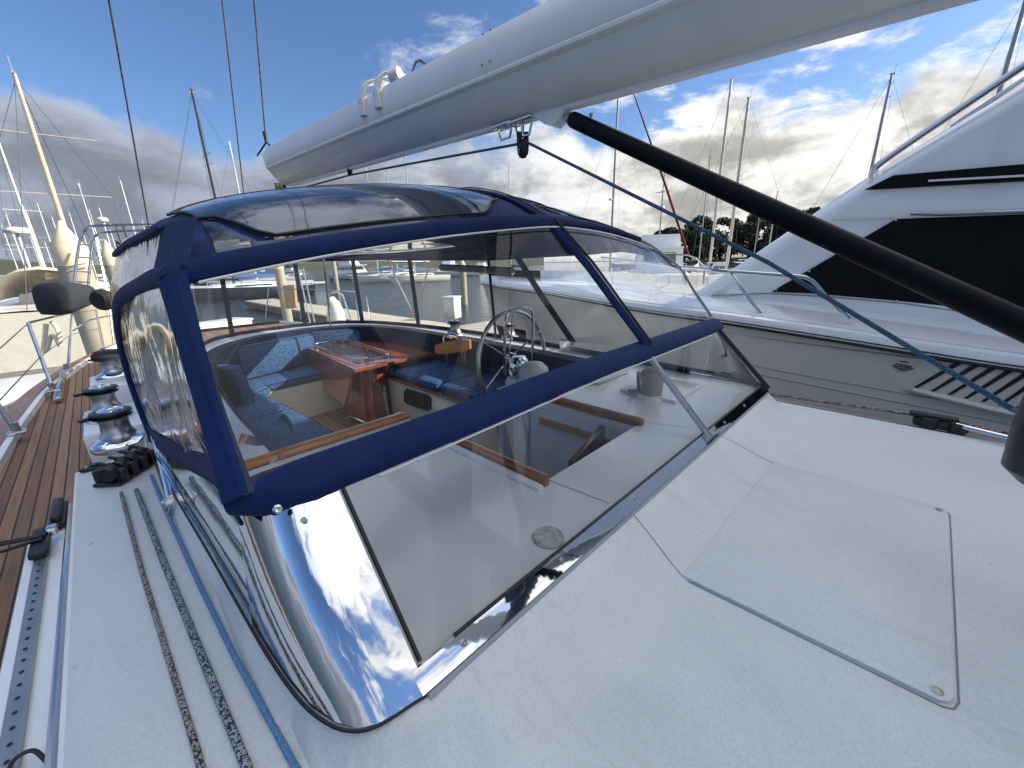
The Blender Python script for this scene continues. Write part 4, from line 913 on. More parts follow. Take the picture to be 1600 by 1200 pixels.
mb = MB(); mb.tube([V((1.33, yb + .10, zt_ - .01)), V((1.33, yb + .03, zt_ + .05)), V((1.33, yb - .01, zt_ + .045)), V((1.33, yb - .08, zt_ + .0))], .006, 6); mb.build('wire_loop', 'wire', bm)
mb = MB()
for x, y in ((755, 53), (767, 46), (753, 102), (765, 96), (480, 233)): mb.lathe([(0, 0), (.0045, 0), (.004, .003), (0, .003)], PX(x, y, 1.37 - .134), (-1, 0, 0), n=8)
each(mb, 'rivet', 'screw', bm)
for px_, sz in ((789, 1.), (818, 1.15)):                          # bails under the boom
    q = PX(px_, 196, 1.37); zb = bz(q.y)[0]; a_ = .045 * sz; mb = MB(); mb.tube([V((1.37, q.y - a_, zb - .0)), V((1.37, q.y - a_ * .6, zb - .055 * sz)), V((1.37, q.y + a_ * .6, zb - .055 * sz)), V((1.37, q.y + a_, zb - .0))], .006, 6); mb.box((1.37, q.y, zb - .008), (.06, a_ * 2.6, .014), bev=.004); mb.build('bail', 'steel', bm)
q = PX(880, 178, 1.37); zb = bz(q.y)[0]; mb = MB(); mb.slab([V((1.37, q.y + .12, zb - .01)), V((1.37, q.y - .02, zb - .01)), V((1.37, q.y - .02, zb - .03)), V((1.37, q.y + .03, zb - .06)), V((1.37, q.y + .07, zb - .045))], .05); mb.build('vang_bracket', 'boom_paint', bm)
# topping lift and other wires to the masthead
lift = thing('topping_lift', (1.37, 4.05, 1.76), 'steel topping lift wire with turnbuckle rising from the outer end of the boom', 'wire')
pT = PX(415, 216, 1.34); pE = PX(397, 0, 1.34); mb = MB(); mb.tube([pT, pT + (pE - pT) * 9], .0065, 8); mb.build('wire_stay', 'wire', lift)
mb = MB(); mb.tube([pT + V((0, 0, .05)), pT - V((0, 0, .04))], [.018, .012], 8); mb.tube([pT - V((0, 0, .03)), PX(402, 243, 1.30)], .007, 6); mb.tube([pT - V((0, 0, .03)), PX(427, 232, 1.37)], .007, 6); mb.build('turnbuckle', 'black_plastic', lift)
def stay(nm, a, b, k_, r_, lab, mat='wire', grp=None):
    mb = MB(); mb.tube([a, a + (b - a) * k_], r_, 6); return tag(mb.build(nm, mat), lab, 'wire', grp)
stay('backstay', PX(236, 375, .72), PX(170, 0, .72 * 1.0), 6, .0085, 'long dark backstay wire, leftmost of the wires crossing the sky')
stay('backstay', PX(384, 330, 2.0), PX(347, 0, 2.0), 6, .0095, 'backstay wire crossing the sky between the left backstay and the boom end')
# vang
vg = thing('boom_vang', PD(1600, 500, .74), 'thick black boom vang strut running diagonally down to the right edge', 'vang')
va, vb = PX(893, 186, 1.36), PD(1625, 521, .76)
vc = vb + (vb - va) * .25
mb = MB(); dv = (va - vb).normalized(); mb.tube([vc, vb, vb.lerp(va, .3), va - dv * .05, va - dv * .012, va - dv * .003, va], [.0265, .0265, .0265, .0265, .0265, .024, .019], 32); [mb.tube([vb.lerp(va, t_), vb.lerp(va, t_ + .008)], .0272, 32) for t_ in (.93,)]; mb.build('outer_tube', 'black_paint', vg)
mb = MB(); mb.lathe([(0, 0), (.018, 0), (.018, .02), (.010, .04), (0, .04)], va - dv * .004, dv, n=20); mb.build('end_fitting', 'aluminium', vg)
mb = MB(); pp = va - dv * .10; mb.lathe([(0, 0), (.004, 0), (.004, .032), (.008, .034), (.008, .042), (0, .044)], pp, (-.2, -.2, 1), n=8); mb.build('pin', 'brushed', vg)
# mainsheet line, block
bk = thing('block', PX(817, 232, 1.37), 'black pulley block hanging under the boom where the blue line turns', 'block')
bc = PX(817, 228, 1.37); mb = MB(); ax_ = V((-.8, .55, 0)).normalized(); mb.lathe([(0, -.012), (.034, -.012), (.036, 0), (.034, .012), (0, .012)], bc - V((0, 0, .01)), ax_, n=20); mb.build('sheave', 'rubber', bk)
mb = MB()
for s_ in (-1, 1): mb.lathe([(0, 0), (.026, 0), (.024, .006), (0, .006)], bc + ax_ * .013 * s_ - V((0, 0, .01)), ax_ * s_, n=18)
for s_ in (-1, 1): mb.box(bc + ax_ * .014 * s_ + V((0, 0, .022)), (.010, .022, .06), rz=.6, bev=.003)
each(mb, 'cheek', 'black_plastic', bk)
mb = MB(); mb.tube([bc + V((0, 0, .045)), bc + V((0, 0, .095))], .007, 8); mb.tube([bc + V((0, .012, .08)), bc + V((0, .014, .12)), bc + V((0, -.014, .12)), bc + V((0, -.012, .08))], .005, 6); mb.build('shackle', 'steel', bk)
b2 = thing('block', PX(548, 268, 1.37), 'small black block under the boom nearer its outer end', 'block')
b2c = PX(547, 268, 1.37); mb = MB(); mb.lathe([(0, -.014), (.024, -.014), (.026, 0), (.024, .014), (0, .014)], b2c, ax_, n=18); mb.build('sheave', 'rubber', b2)
mb = MB(); mb.tube([b2c + V((0, 0, .015)), b2c + V((0, 0, .06))], .009, 8); mb.build('shackle', 'steel', b2)
b3 = thing('block', PX(440, 298, 1.37), 'pair of dark end-of-boom blocks where the blue line ends', 'block')
for x in (433, 441, 446):
    pass
mb = MB()
for x in (434, 440, 446): q = PX(x, 299, 1.37); mb.lathe([(0, -.006), (.024, -.006), (.024, .006), (0, .006)], q, (0, 1, 0), n=14); mb.box(q + V((0, 0, .04)), (.03, .012, .06), bev=.003)
each(mb, 'sheave', 'rubber', b3)
e_ = V((1.30, -.26, .36)); far = PX(1583, 640, 1.30)
rope('mainsheet', [PX(452, 299, 1.37), b2c + V((0, .01, -.02)), PX(640, 256, 1.37), bc + V((0, .03, .012)), bc + V((0, -.03, .005)), PX(1200, 410, 1.34), far, PD(1668, 672, .60)], [.0058, .0058, .0058, .0055, .0055, .0058, .0060, .0060], 'rope_blue_far', 'faded blue line running under the boom, over the block and down to the right')
# covered mast winch right next to the camera
mw = thing('mast', PD(1640, 640, .66) - V((0, 0, .9)), 'dark blurred mast section at the right edge of the picture', 'mast')
mp = PD(1676, 672, .62); mo = mp + rt * .42
mb = MB(); mb.lathe([(0, -.10), (.034, -.10), (.056, -.078), (.060, 0), (.056, .078), (.034, .10), (0, .10)], mp + V((0, 0, .0)), n=28); mb.build('winch_cover', 'dark_mast', mw)
mb = MB(); mb.tube([V((mo.x, mo.y, -.09)), V((mo.x, mo.y, 9.0))], .09, 28); mb.tube([mp + rt * .04, mo], .03, 12); mb.build('mast_section', 'dark_mast', mw)

# ------------------------------------------------------------------ stern gear of the own yacht
def pts_d(l, d): return [PD(x, y, d) for x, y in l]
mb = MB()
mb.tube(cat_rom(pts_d([(112, 470), (118, 420), (126, 372), (136, 357), (160, 352), (246, 351), (300, 350)], 7.0), 4), .022, 10)
mb.tube(cat_rom(pts_d([(136, 470), (140, 420), (145, 378), (152, 367), (175, 362), (246, 359), (300, 357)], 7.3), 4), .020, 10)
for y in (382, 402, 424, 440): mb.tube([PD(122 - (y - 382) * .06, y, 7.0), PD(143 - (y - 382) * .06, y + 1, 7.3)], .012, 8)
for x in (180, 192, 228): mb.tube([PD(x, 352, 7.0), PD(x + 9, 380, 7.6)], .012, 8)
mb.tube(pts_d([(150, 372), (170, 470), (180, 560)], 7.4), .014, 8)
mb.build('stern_arch', 'steel', yacht)
mb = MB(); ap = PD(163, 352, 7.0); mb.lathe([(0, 0), (.02, 0), (.02, .06), (.075, .065), (.08, .10), (.05, .13), (0, .135)], ap, n=18); mb.build('mushroom_antenna', 'white_plastic', yacht)
def stan(foot, top, r_=.014):
    mb = MB(); mb.tube([foot, top], r_, 10); mb.box(foot + V((0, 0, .012)), (.09, .07, .02), bev=.006); mb.tube([foot + V((0, 0, .0)), foot + V((0, 0, .08))], r_ * 1.5, 10); return mb.build('stanchion', 'steel', yacht)
s1f, s2f, s3f, s4f = PZ(84, 612, -.25), PZ(106, 580, -.25), PZ(163, 553, -.25), PZ(28, 678, -.25)
s1t, s2t, s3t, s4t = PX(44, 505, -.49), PX(112, 490, -.37), PD(150, 484, 6.9), PX(-40, 580, -.62)
for a, b in ((s1f, s1t), (s2f, s2t), (s3f, s3t), (s4f, s4t)): stan(a, b)
mb = MB(); mb.tube([s1t, s1t.lerp(s2t, .8) + V((0, 0, .02)), PD(130, 470, 6.5)], .013, 8); mb.tube([PD(115, 516, 6.0), PD(140, 500, 6.8), PD(176, 492, 7.2)], .012, 8); mb.build('stern_rail', 'steel', yacht)
mb = MB()
for f in (1., .5):
    A_ = s4f.lerp(s4t, f); B_ = s1f.lerp(s1t, f); C_ = s2f.lerp(s2t, f); mb.tube([A_ + (A_ - B_) * 1.5, A_, B_, C_, s3f.lerp(s3t, f)], .004, 6)
mb.build('lifeline', 'wire', yacht)
mb = MB(); q = s1f; mb.box((q.x + .03, q.y + .35, -.262), (.05, 1.3, .05), bev=.015); mb.build('fairlead', 'steel', yacht)
om = thing('covered_outboard', PD(90, 490, 5.5), 'navy covered outboard motor clamped on the stern rail, left of the round black cover', 'outboard motor')
fx, fy = rt.normalized(), V((0, 0, 1)); fz = V((fw.x, fw.y, 0)).normalized()
def outline(pts, d, th, taper=.85, back=None):
    f = [PD(x, y, d) for x, y in pts]; cc = sum(f, V((0, 0, 0))) / len(f)
    mid = [p + fz * th * .12 + (p - cc) * .05 for p in f]; bk = [cc + (p - cc) * taper + fz * th + (back or V((0, 0, 0))) for p in f]
    fr = [cc + (p - cc) * .9 - fz * .02 for p in f]
    mb = MB(); mb.loft([fr, f, mid, bk, [cc + (p - cc) * .5 * taper + fz * th * 1.06 + (back or V((0, 0, 0))) for p in f]], True, True); return mb
mb = outline([(49, 455), (52, 448), (62, 443), (90, 440), (104, 447), (110, 458), (111, 480), (106, 489), (90, 492), (64, 491), (57, 483), (52, 468)], 5.3, .30, .60, rt * .16 + V((0, 0, .02))); mb.build('canvas_cover', 'dark_canvas', om, smooth=60)
rc = PD(154, 469, 5.2); mb = MB(); mb.lathe([(0, -.02), (.10, -.02), (.135, .02), (.14, .08), (.10, .16), (0, .18)], rc, fz, n=20); tag(mb.build('round_cover', 'rubber'), 'round black cover on the rail between the outboard and the enclosure', 'cover')
# fender-like flake of line on the rail
mb = MB(); mb.tube(cat_rom(pts_d([(72, 506), (70, 530), (68, 548), (74, 545), (80, 525), (88, 530), (94, 540), (90, 515), (80, 503)], 6.3), 4), .03, 8); tag(mb.build('hanging_line', 'tan_canvas'), 'pale coil of line hanging from the stern rail', 'line')
# lifebuoy housing and ladder at the stern seen through the windows
ls = thing('stern_lifebuoy_case', PD(527, 500, 9), 'white curved rescue case in a steel hoop on the stern, seen through the aft windows', 'rescue case')
mb = MB(); mb.tube(cat_rom(pts_d([(529, 503), (525, 485), (519, 473), (515, 468)], 9), 4), [.16] * 4 + [.15] * 4 + [.12] * 4 + [.06], 14); mb.build('case', 'white_plastic', ls)
mb = MB(); mb.tube(cat_rom(pts_d([(512, 503), (513, 470), (518, 458), (532, 458), (538, 468), (549, 503)], 8.8), 4), .018, 8); mb.build('hoop', 'steel', ls)
mb = MB(); f_ = [PD(443, 447, 9.5), PD(461, 446, 9.5), PD(464, 480, 9.5), PD(448, 482, 9.5)]; mb.slab(f_, .10); tag(mb.build('wooden_fender_board', 'warm_ply'), 'tan wooden box board strapped on the stern rail, left of the white rescue case', 'wooden box')
mb = MB()
for a, b in (((420, 450), (470, 452)), ((470, 452), (560, 456)), ((415, 497), (420, 450)), ((470, 500), (470, 452)), ((560, 500), (556, 456)), ((580, 503), (572, 462))): mb.tube([PD(*a, 8.6), PD(*b, 8.6)], .012, 6)
for k_ in range(3): mb.tube([PD(478 + k_ * 7, 505, 8.6), PD(458 + k_ * 8, 420, 9.4)], .014, 6)
mb.build('stern_rail', 'steel', yacht)

# ------------------------------------------------------------------ neighbouring motor yacht
my = thing('motor_yacht', (6.5, 0, -2.3), 'large white motor yacht moored close alongside on the right with black window covers', 'motor yacht')
GW = [V((4.25, -9, -.10)), V((4.25, -4, -.07)), V((4.27, -2, -.02))] + [PX(1600, 565, 4.3), PX(1300, 520, 4.3), PX(1130, 495, 4.36), PX(1000, 478, 4.62), PX(870, 456, 5.25), PX(790, 446, 5.95), PX(752, 440, 6.5)]
gw = cat_rom(GW, 6)
def hullrow(dz, k_=1.):
    out = []
    for i, p in enumerate(gw):
        fl = .06 + .75 * sm(2, 8, p.y) ** 1.3; x = p.x + fl * dz; out.append(V((min(x, 6.5), p.y - .55 * dz * sm(5.5, 8, p.y), p.z - dz)))
    return out
mb = MB(); mb.loft([hullrow(d) for d in (.045, .3, .6, 1.0, 1.5, 2.3)], False)
mirr = lambda row: [V((13.0 - p.x, p.y, p.z)) for p in row]
mb.loft([mirr(hullrow(d)) for d in (.045, 1.0, 2.3)], False); hl = mb.build('hull', 'yacht_hull', my)
mb = MB(); mb.loft([[p + V((-.02, 0, -.055)) for p in gw], [p + V((-.045, 0, -.045)) for p in gw], [p + V((-.045, 0, -.01)) for p in gw], [p + V((-.03, 0, .03)) for p in gw], [p + V((.03, -.02 * 0, .05)) for p in gw]], False); mb.build('gunwale', 'yacht_white', my)
mb = MB(); mb.tube([p + V((-.03, 0, -.062)) for p in gw], .011, 6); mb.tube([p + V((-.046, 0, -.028)) for p in gw], .006, 6); mb.build('rub_rail', 'black_plastic', my)
mb = MB(); inn = []
for p in gw: inn.append(V((min(6.5, p.x + .75), p.y - .5 * sm(4, 8, p.y), p.z + .10)))
mb.loft([[p + V((.02, 0, .05)) for p in gw], [p.lerp(q, .35) + V((0, 0, .075)) for p, q in zip(gw, inn)], [p.lerp(q, .7) + V((0, 0, .06)) for p, q in zip(gw, inn)], [q + V((0, 0, .04)) for q in inn], [V((6.5, q.y, q.z + .18)) for q in inn], mirr(inn), mirr(gw)], False); mb.build('deck', 'yacht_white', my)
# hull knuckle lines
mb = MB()
for a, b in (((1130, 519), (1660, 586)), ((1150, 566), (1660, 656)), ((1190, 585), (1660, 676))):
    pa, pb2 = PX(*a, 4.36), PX(*b, 4.36); n_ = 24; row = []
    for i in range(n_ + 1):
        p = pa.lerp(pb2, i / n_ * 2.2 - 0.0); g = min(gw, key=lambda q: abs(q.y - p.y)); row.append(V((g.x + (.06 + .75 * sm(2, 8, p.y) ** 1.3) * (g.z - p.z) - .002, p.y, p.z)))
    mb.tube(row, .0045, 6)
each(mb, 'hull_crease', 'aluminium', my)
def onhull(x, y, o=.006): p = PX(x, y, 4.33); g = min(gw, key=lambda q: abs(q.y - p.y)); X0 = g.x + .06 * (g.z - p.z) - o; return PX(x, y, X0)
mb = MB()
for i, (a, b) in enumerate((((1406, 564), (1420, 567)), ((1399, 568), (1425, 573)), ((1394, 570.5), (1428, 576)), ((1397, 574), (1423, 578)), ((1404, 577.5), (1416, 580)))): mb.tube([onhull(*a), onhull(*b)], .0042, 6)
each(mb, 'hull_vent', 'rubber', my)
lv = MB(); fr_ = [onhull(1412, 608), onhull(1512, 554), onhull(1680, 577), onhull(1680, 660)]; lv.slab([p + V((-.004, 0, 0)) for p in fr_], .012); lvr = lv.build('louvre_panel', 'yacht_hull', my)
mb = MB()
for i in range(9):
    x = 1428 + i * 26; t0 = (x - 1428) / 250; top_ = (x + 78, 558 + (x - 1428) * .16); bot_ = (x, 605 + (x - 1428) * .215)
    a, b, c_, d_ = onhull(*bot_, .02), onhull(*top_, .02), onhull(top_[0] + 13, top_[1] + 1.5, .02), onhull(bot_[0] + 6, bot_[1] + 1, .02); mb.slab([a, b, c_, d_], .008)
each(mb, 'louvre_slot', 'rubber', lvr)
mb = MB(); mb.tube([onhull(1425, 609, .02), onhull(1550, 640, .02), onhull(1680, 667, .02)], .022, 8); mb.build('louvre_sill', 'yacht_hull', lvr)
# superstructure: side profile lofted across with a rounded brow
XS = 5.0
prof = [PX(x, y, XS) for x, y in ((1086, 467), (1110, 456), (1180, 412), (1250, 366), (1370, 286), (1485, 217), (1600, 150))]
prof = [V((XS, p.y, p.z)) for p in prof] + [V((XS, -.9, 2.20)), V((XS, -1.6, 2.55)), V((XS, -2.4, 2.75)), V((XS, -6.5, 2.75))]
pf_ = cat_rom(prof, 4)
def srow(dx, fwd, upz, shrink=0): return [V((XS + dx, p.y + fwd * (1 if p.y > -2.2 else 0), p.z + upz)) for p in pf_]
lows = [V((XS, p.y, -.10)) for p in pf_]
mb = MB()
mb.loft([[V((XS - .03, p.y, max(-.2, p.z - 3.2) if False else (.30 if p.y > 1.2 else .12))) for p in pf_], [V((XS - .0, p.y, lerp(.2, p.z, .5))) for p in pf_], srow(.0, -.03, -.02)], False)
mb.build('cabin_side', 'yacht_white', my)
mb = MB(); mb.loft([srow(.0, -.03, -.02), srow(.015, .015, .008), srow(.05, .07, .025), srow(.13, .14, .03), srow(.6, .26, .0), srow(1.5, .38, -.03), srow(2.4, .22, -.02), srow(3.0, -.03, -.02), [V((8.0, p.y, .1)) for p in pf_]], False); mb.build('brow', 'yacht_white', my)
def plate(px, nm, mat, xo=.018, th=.012, par=my):
    mb = MB(); mb.slab([PX(x, y, XS - xo) for x, y in px], th); return mb.build(nm, mat, par, smooth=0)
plate([(1206, 456), (1222, 446), (1250, 430), (1400, 342), (1700, 331), (1760, 520), (1600, 494), (1467, 477), (1412, 471), (1312, 462), (1260, 458)], 'window_cover', 'black_mesh')
mb = MB()
for x, y in ((1265, 424), (1400, 344), (1401, 470), (1213, 453)): mb.lathe([(0, 0), (.010, 0), (.008, .006), (0, .006)], PX(x, y, XS - .026), (-1, 0, 0), n=10)
each(mb, 'cover_snap', 'steel', my)
plate([(1350, 297), (1396, 274), (1720, 246), (1720, 279), (1600, 283)], 'upper_window_band', 'black_mesh', .022, .012)
plate([(1450, 284), (1451, 281), (1720, 266), (1720, 270)], 'band_trim', 'yacht_white', .032, .006)
mb = MB(); mb.tube([PX(1423, 333, XS - .03), PX(1472, 334, XS - .045), PX(1720, 326, XS - .05)], .017, 8); mb.build('side_rail', 'steel', my)
mb = MB(); mb.tube([PX(1300, 342.5, XS - .012), PX(1400, 341, XS - .012)], .004, 6); mb.build('panel_seam', 'aluminium', my)
mb = MB(); mb.tube(cat_rom([PX(1363, 290, XS + .05), PX(1365, 270, XS + .05), PX(1380, 252, XS + .05), PX(1480, 183, XS + .05), PX(1640, 76, XS + .05)], 4), .028, 10)
mb.tube(cat_rom([PX(1489, 200, XS + .3), PX(1499, 190, XS + .3), PX(1650, 90, XS + .3)], 4), .018, 8); mb.tube([PX(1560, 160, XS + .3), PX(1660, 118, XS + .3)], .012, 8); mb.build('fly_rail', 'steel', my)
mb = MB()
XR = 4.42
mb.tube(cat_rom([PX(1327, 499, XR), PX(1300, 472, XR), PX(1277, 446, XR), PX(1262, 435, XR), PX(1238, 431, XR), PX(1140, 424, XR), PX(1100, 420, 4.6), PX(1060, 417, 5.0), PX(1020, 412, 5.5), PX(940, 402, 6.2)], 4), .016, 8)
mb.tube([PX(1190, 493, XR), PX(1140, 425, XR)], .015, 8); mb.tube([PX(1071, 444, 5.6), PX(1070, 418, 5.6)], .015, 8); mb.tube([PX(1099, 444, 5.8), PX(1101, 421, 5.8)], .015, 8)
mb.tube(cat_rom([PX(1105, 421, 6.2), PX(1075, 399, 8.4), PX(1000, 396, 8.6)], 3), .014, 8); mb.build('bow_rail', 'steel', my)
mb = MB(); mb.tube([PX(x, y, XS - .022) for x, y in ((1112, 462), (1200, 458), (1300, 464), (1412, 474), (1520, 489), (1640, 503))], .006, 6); mb.build('cabin_foot_seam', 'seam_grey', my)
mb = MB(); mb.box((6.5, -4.2, 3.75), (3.4, 5.0, .12), bev=.05); mb.build('added_shade_top', 'yacht_white', my)  # out-of-view slab, added so the motor yacht's shadow covers the deck
mb = MB()
for x in (5.2, 7.8):
    for y in (-2.2, -6.2): mb.box((x, y, 3.2), (.1, .25, 1.1))
each(mb, 'added_shade_top_support', 'yacht_white', my)  # uprights of the added overhead slab
mb = MB(); mb.box((6.5, -4.3, 2.95), (2.9, 4.0, .5), bev=.1); mb.build('flybridge', 'yacht_white', my)

# ------------------------------------------------------------------ water, land, docks
WZ = -2.30
mb = MB(); mb.add([(-900, -900, WZ), (900, -900, WZ), (900, 900, WZ), (-900, 900, WZ)], [(0, 1, 2, 3)]); wtr = mb.build('water', 'water', smooth=0, org=(0, 0, WZ)); tag(wtr, kind='structure')
mb = MB(); mb.add([(-6000, -6000, WZ - 3), (6000, -6000, WZ - 3), (6000, 6000, WZ - 3), (-6000, 6000, WZ - 3)], [(0, 1, 2, 3)]); tag(mb.build('seabed', 'soil', smooth=0, org=(0, 0, WZ - 3)), kind='structure')
def hillband(nm, pts, depth):
    mb = MB(); n_ = len(pts); rows = []
    for k_ in range(5):
        t = k_ / 4; rows.append([V((x * (1 + depth * t), y * (1 + depth * t), WZ - .5 + (h_ + .5) * sin(t * pi / 2))) for x, y, h_ in pts])
    mb.loft(rows, False); return tag(mb.build(nm, 'soil'), kind='structure')
def polar(px, d): r = ray(px, 415); h = V((r.x, r.y, 0)).normalized() * d; return h.x, h.y
hillband('hills', [(*polar(px, 420), h) for px, h in ((-900, 8), (-400, 14), (-100, 16), (0, 15), (60, 12), (150, 9), (300, 8), (500, 8), (700, 9), (850, 9))], .25)
hillband('shore', [(*polar(px, 125), h) for px, h in ((960, .8), (1000, 2.5), (1060, 3.), (1150, 3.3), (1300, 3.5), (1500, 4), (1900, 4.5))], .5)

def leaf_cloud(mb, c, r, n, sz):
    for _ in range(n):
        while True:
            v = V((random.uniform(-1, 1), random.uniform(-1, 1), random.uniform(-1, 1)))
            if v.length < 1: break
        v = v * (.55 + .45 * v.length); p = V(c) + V((v.x * r[0], v.y * r[1], v.z * r[2])); a = V((random.gauss(0, 1), random.gauss(0, 1), random.gauss(0, 1))).normalized(); b = a.orthogonal().normalized(); d = a.cross(b); s_ = sz * random.uniform(.6, 1.4)
        mb.add([p - b * s_ - d * s_ * .6, p + b * s_ - d * s_ * .5, p + b * s_ * .7 + d * s_ * .7, p - b * s_ * .8 + d * s_ * .5], [(0, 1, 2, 3)])
TREEL = ['rounded dark tree at the left end of the shore trees', 'low dark tree behind the trawler cabin', 'spreading dark tree on the shore above the white boats', 'tall dark pine-like tree between the two pale masts', 'dark tree just right of the pale masts', 'broad dark tree on the shore under the black strut', 'dark tree on the shore above the white cabin slope', 'olive tree behind the brow of the motor yacht', 'far dark tree whose top just clears the white brow', 'small dark bush low on the shore']
def tree(px, py, d, wd, lab, mat):
    top = PD(px, py, d); gx, gy = top.x, top.y; gz = WZ + 3.0; h_ = top.z - gz
    t = thing('tree', (gx, gy, gz), lab, 'tree', 'trees on the far shore')
    mb = MB(); mb.tube([V((gx, gy, gz - .8)), V((gx + .3, gy, gz + h_ * .3)), V((gx - .2, gy + .2, gz + h_ * .7))], [.45, .32, .12], 8)
    for k_ in range(5): a = random.uniform(0, 6.3); mb.tube([V((gx, gy, gz + h_ * .3)), V((gx + cos(a) * wd * .35, gy + sin(a) * wd * .35, gz + h_ * random.uniform(.5, .8)))], [.18, .06], 6)
    mb.build('trunk', 'bark', t)
    mb = MB()
    for k_ in range(14):
        a = random.uniform(0, 6.3); rr = random.uniform(0, .62) * wd; zz = random.uniform(.10, .88) if k_ else .86; s_ = random.uniform(.26, .42) * wd * (1.1 - zz * .45); leaf_cloud(mb, (gx + cos(a) * rr, gy + sin(a) * rr, gz + h_ * zz - s_ * .2), (s_, s_, s_ * .66), 330, .34)
    mb.build('crown', mat, t, smooth=0)
for i, (px, py, d, wd) in enumerate(((1045, 352, 128, 4.5), (1075, 342, 128, 5), (1098, 333, 130, 6.5), (1150, 330, 132, 7), (1180, 326, 135, 7), (1215, 330, 130, 7.5), (1245, 322, 128, 7), (1275, 318, 126, 7), (1315, 314, 128, 8), (1235, 362, 118, 4))):
    tree(px, py, d, wd + 2.5, TREEL[i], 'leaf_olive' if i in (4, 7) else 'leaf_dark')
def dock(x0, y0, x1, y1, lab, z=-1.72):
    t = thing('dock', ((x0 + x1) / 2, (y0 + y1) / 2, z), lab, 'dock', 'floating docks')
    mb = MB(); mb.box(((x0 + x1) / 2, (y0 + y1) / 2, z - .06), (x1 - x0, y1 - y0, .12), bev=.02); mb.build('deck_slab', 'concrete', t)
    mb = MB(); mb.box(((x0 + x1) / 2, (y0 + y1) / 2, z - .30), (x1 - x0 + .04, y1 - y0 + .04, .34)); mb.build('waler', 'dock_side', t)
dock(-2.3, -4, -1.0, 9.3, 'narrow dock beside the left side of the yacht, under the grey dock box')
dock(8.3, 13.2, 10.4, 38, 'long concrete finger dock with a tall piling at its far end', -1.7)
dock(8.3, 9.2, 46, 13.1, 'wide pale dock crossing in front of the motor yacht bow', -1.7)
dock(24, 22, 60, 25.5, 'second pale dock beyond the water, seen through the right windows', -1.7)
dock(-30, 24, -3.5, 26, 'dock between the boats on the far left', -1.7)

def piling(p, r_, lab, z0=WZ - 1.5, cone=.45):
    t = thing('piling', (p.x, p.y, WZ), lab, 'piling', 'concrete pilings with cream caps')
    mb = MB(); mb.tube([V((p.x, p.y, z0)), V((p.x, p.y, p.z - cone - .35))], r_, 24); mb.build('shaft', 'pile_sleeve', t)
    mb = MB(); mb.lathe([(r_ * 1.02, -.36), (r_ * 1.04, 0), (r_ * .35, cone * .72), (.03, cone)], V((p.x, p.y, p.z - cone)), n=24); mb.build('cone_cap', 'pile_cream', t)
piling(PD(93, 345, 7.4), .235, 'big cream capped piling on the left, nearest the stern arch')
piling(PD(164, 376, 13.5), .22, 'smaller cream capped piling just right of the stern arch')
piling(PD(431, 396, 21), .24, 'piling at the end of the finger dock, seen through the aft windows')
piling(PD(515, 370, 46), .26, 'thin piling in front of the white motorboat')
piling(PD(722, 405, 30), .25, 'short piling beside the far right dock')

def dockbox(p, d, rz, lab):
    t = thing('dock_box', p, lab, 'dock box', 'dock boxes'); mb = MB(); c_ = V(p) + V((0, 0, d[2] / 2)); mb.box(c_, d, rz=rz, bev=.04); mb.build('box_body', 'white_plastic', t)
    mb = MB(); mb.box(c_ + V((0, 0, d[2] / 2 + .03)), (d[0] + .08, d[1] + .08, .09), rz=rz, bev=.035); mb.build('lid', 'gelcoat', t)
dockbox(PZ(40, 668, -1.72) * 1.0, (.75, 2.1, .62), 0.02, 'long pale grey dock box at the left edge beside the teak deck')
p_ = PZ(345, 532, -1.7); dockbox(p_, (2.0, .9, .62), .4, 'white dock box seen through the left aft window')
p_ = PZ(708, 497, -1.7); dockbox(p_, (.6, .6, .95), .3, 'upright white dock cabinet behind the helm seat')

# ------------------------------------------------------------------ boats
def hull_mesh(L, B, fb_, rake=.12, transom=.75, n=14, plumb=False):
    sts = []
    for i in range(n + 1):
        s_ = i / n; y = (s_ - .5) * L                       # stern -> bow
        b = B / 2 * (transom + (1 - transom) * sin(min(1, s_ / .45) * pi / 2)) if s_ < .45 else B / 2 * max(.02, 1 - ((s_ - .45) / .55) ** 2.2)
        zt_ = fb_ * (1 + .30 * s_ ** 2); sts.append((y, b, zt_, s_))
    return sts
def hull_parts(t, sts, mat, mats2=None, L=10, bw=None):
    mb = MB(); rows = []
    for y, b, z, s_ in sts:
        ov = .10 * L * s_ ** 3; rows.append([V((b * k_, y + ov * f - .0, zz)) for k_, zz, f in ((-1, z, 1), (-.97, z * .66, .6), (-.88, z * .3, .3), (-.68, 0, .0), (-.3, -.4, -.2), (.3, -.4, -.2), (.68, 0, 0), (.88, z * .3, .3), (.97, z * .66, .6), (1, z, 1))])
    mb.loft(rows, False); mb.add(rows[0], [tuple(range(10))]); mb.build('hull', mat, t)
    mb = MB(); mb.loft([[r_[0] + V((.02, 0, -.01)), V((0, (r_[0].y + r_[-1].y) / 2, r_[0].z + .06)), r_[-1] + V((-.02, 0, -.01))] for r_ in rows], False); mb.build('deck', 'white_plastic', t)
    if mats2:
        for (f0, f1, mt) in mats2:
            mb = MB(); rr = []
            for r_ in rows:
                l = []
                for side in (0, 1):
                    a, b_ = (r_[3], r_[2]) if side == 0 else (r_[6], r_[7]); o_ = V((-.025 if side == 0 else .025, 0, 0)); l.append((a.lerp(b_, f0) + o_, a.lerp(b_, f1) + o_))
                rr.append(l)
            mb.loft([[l[0][0], l[0][1]] for l in rr], False); mb.loft([[l[1][0], l[1][1]] for l in rr], False); mb.build('boot_stripe', mt, t)
def finish(t, x, y, rz):
    t.location = (x, y, WZ); t.rotation_euler = (0, 0, rz); ORG[t.name] = V((x, y, WZ))
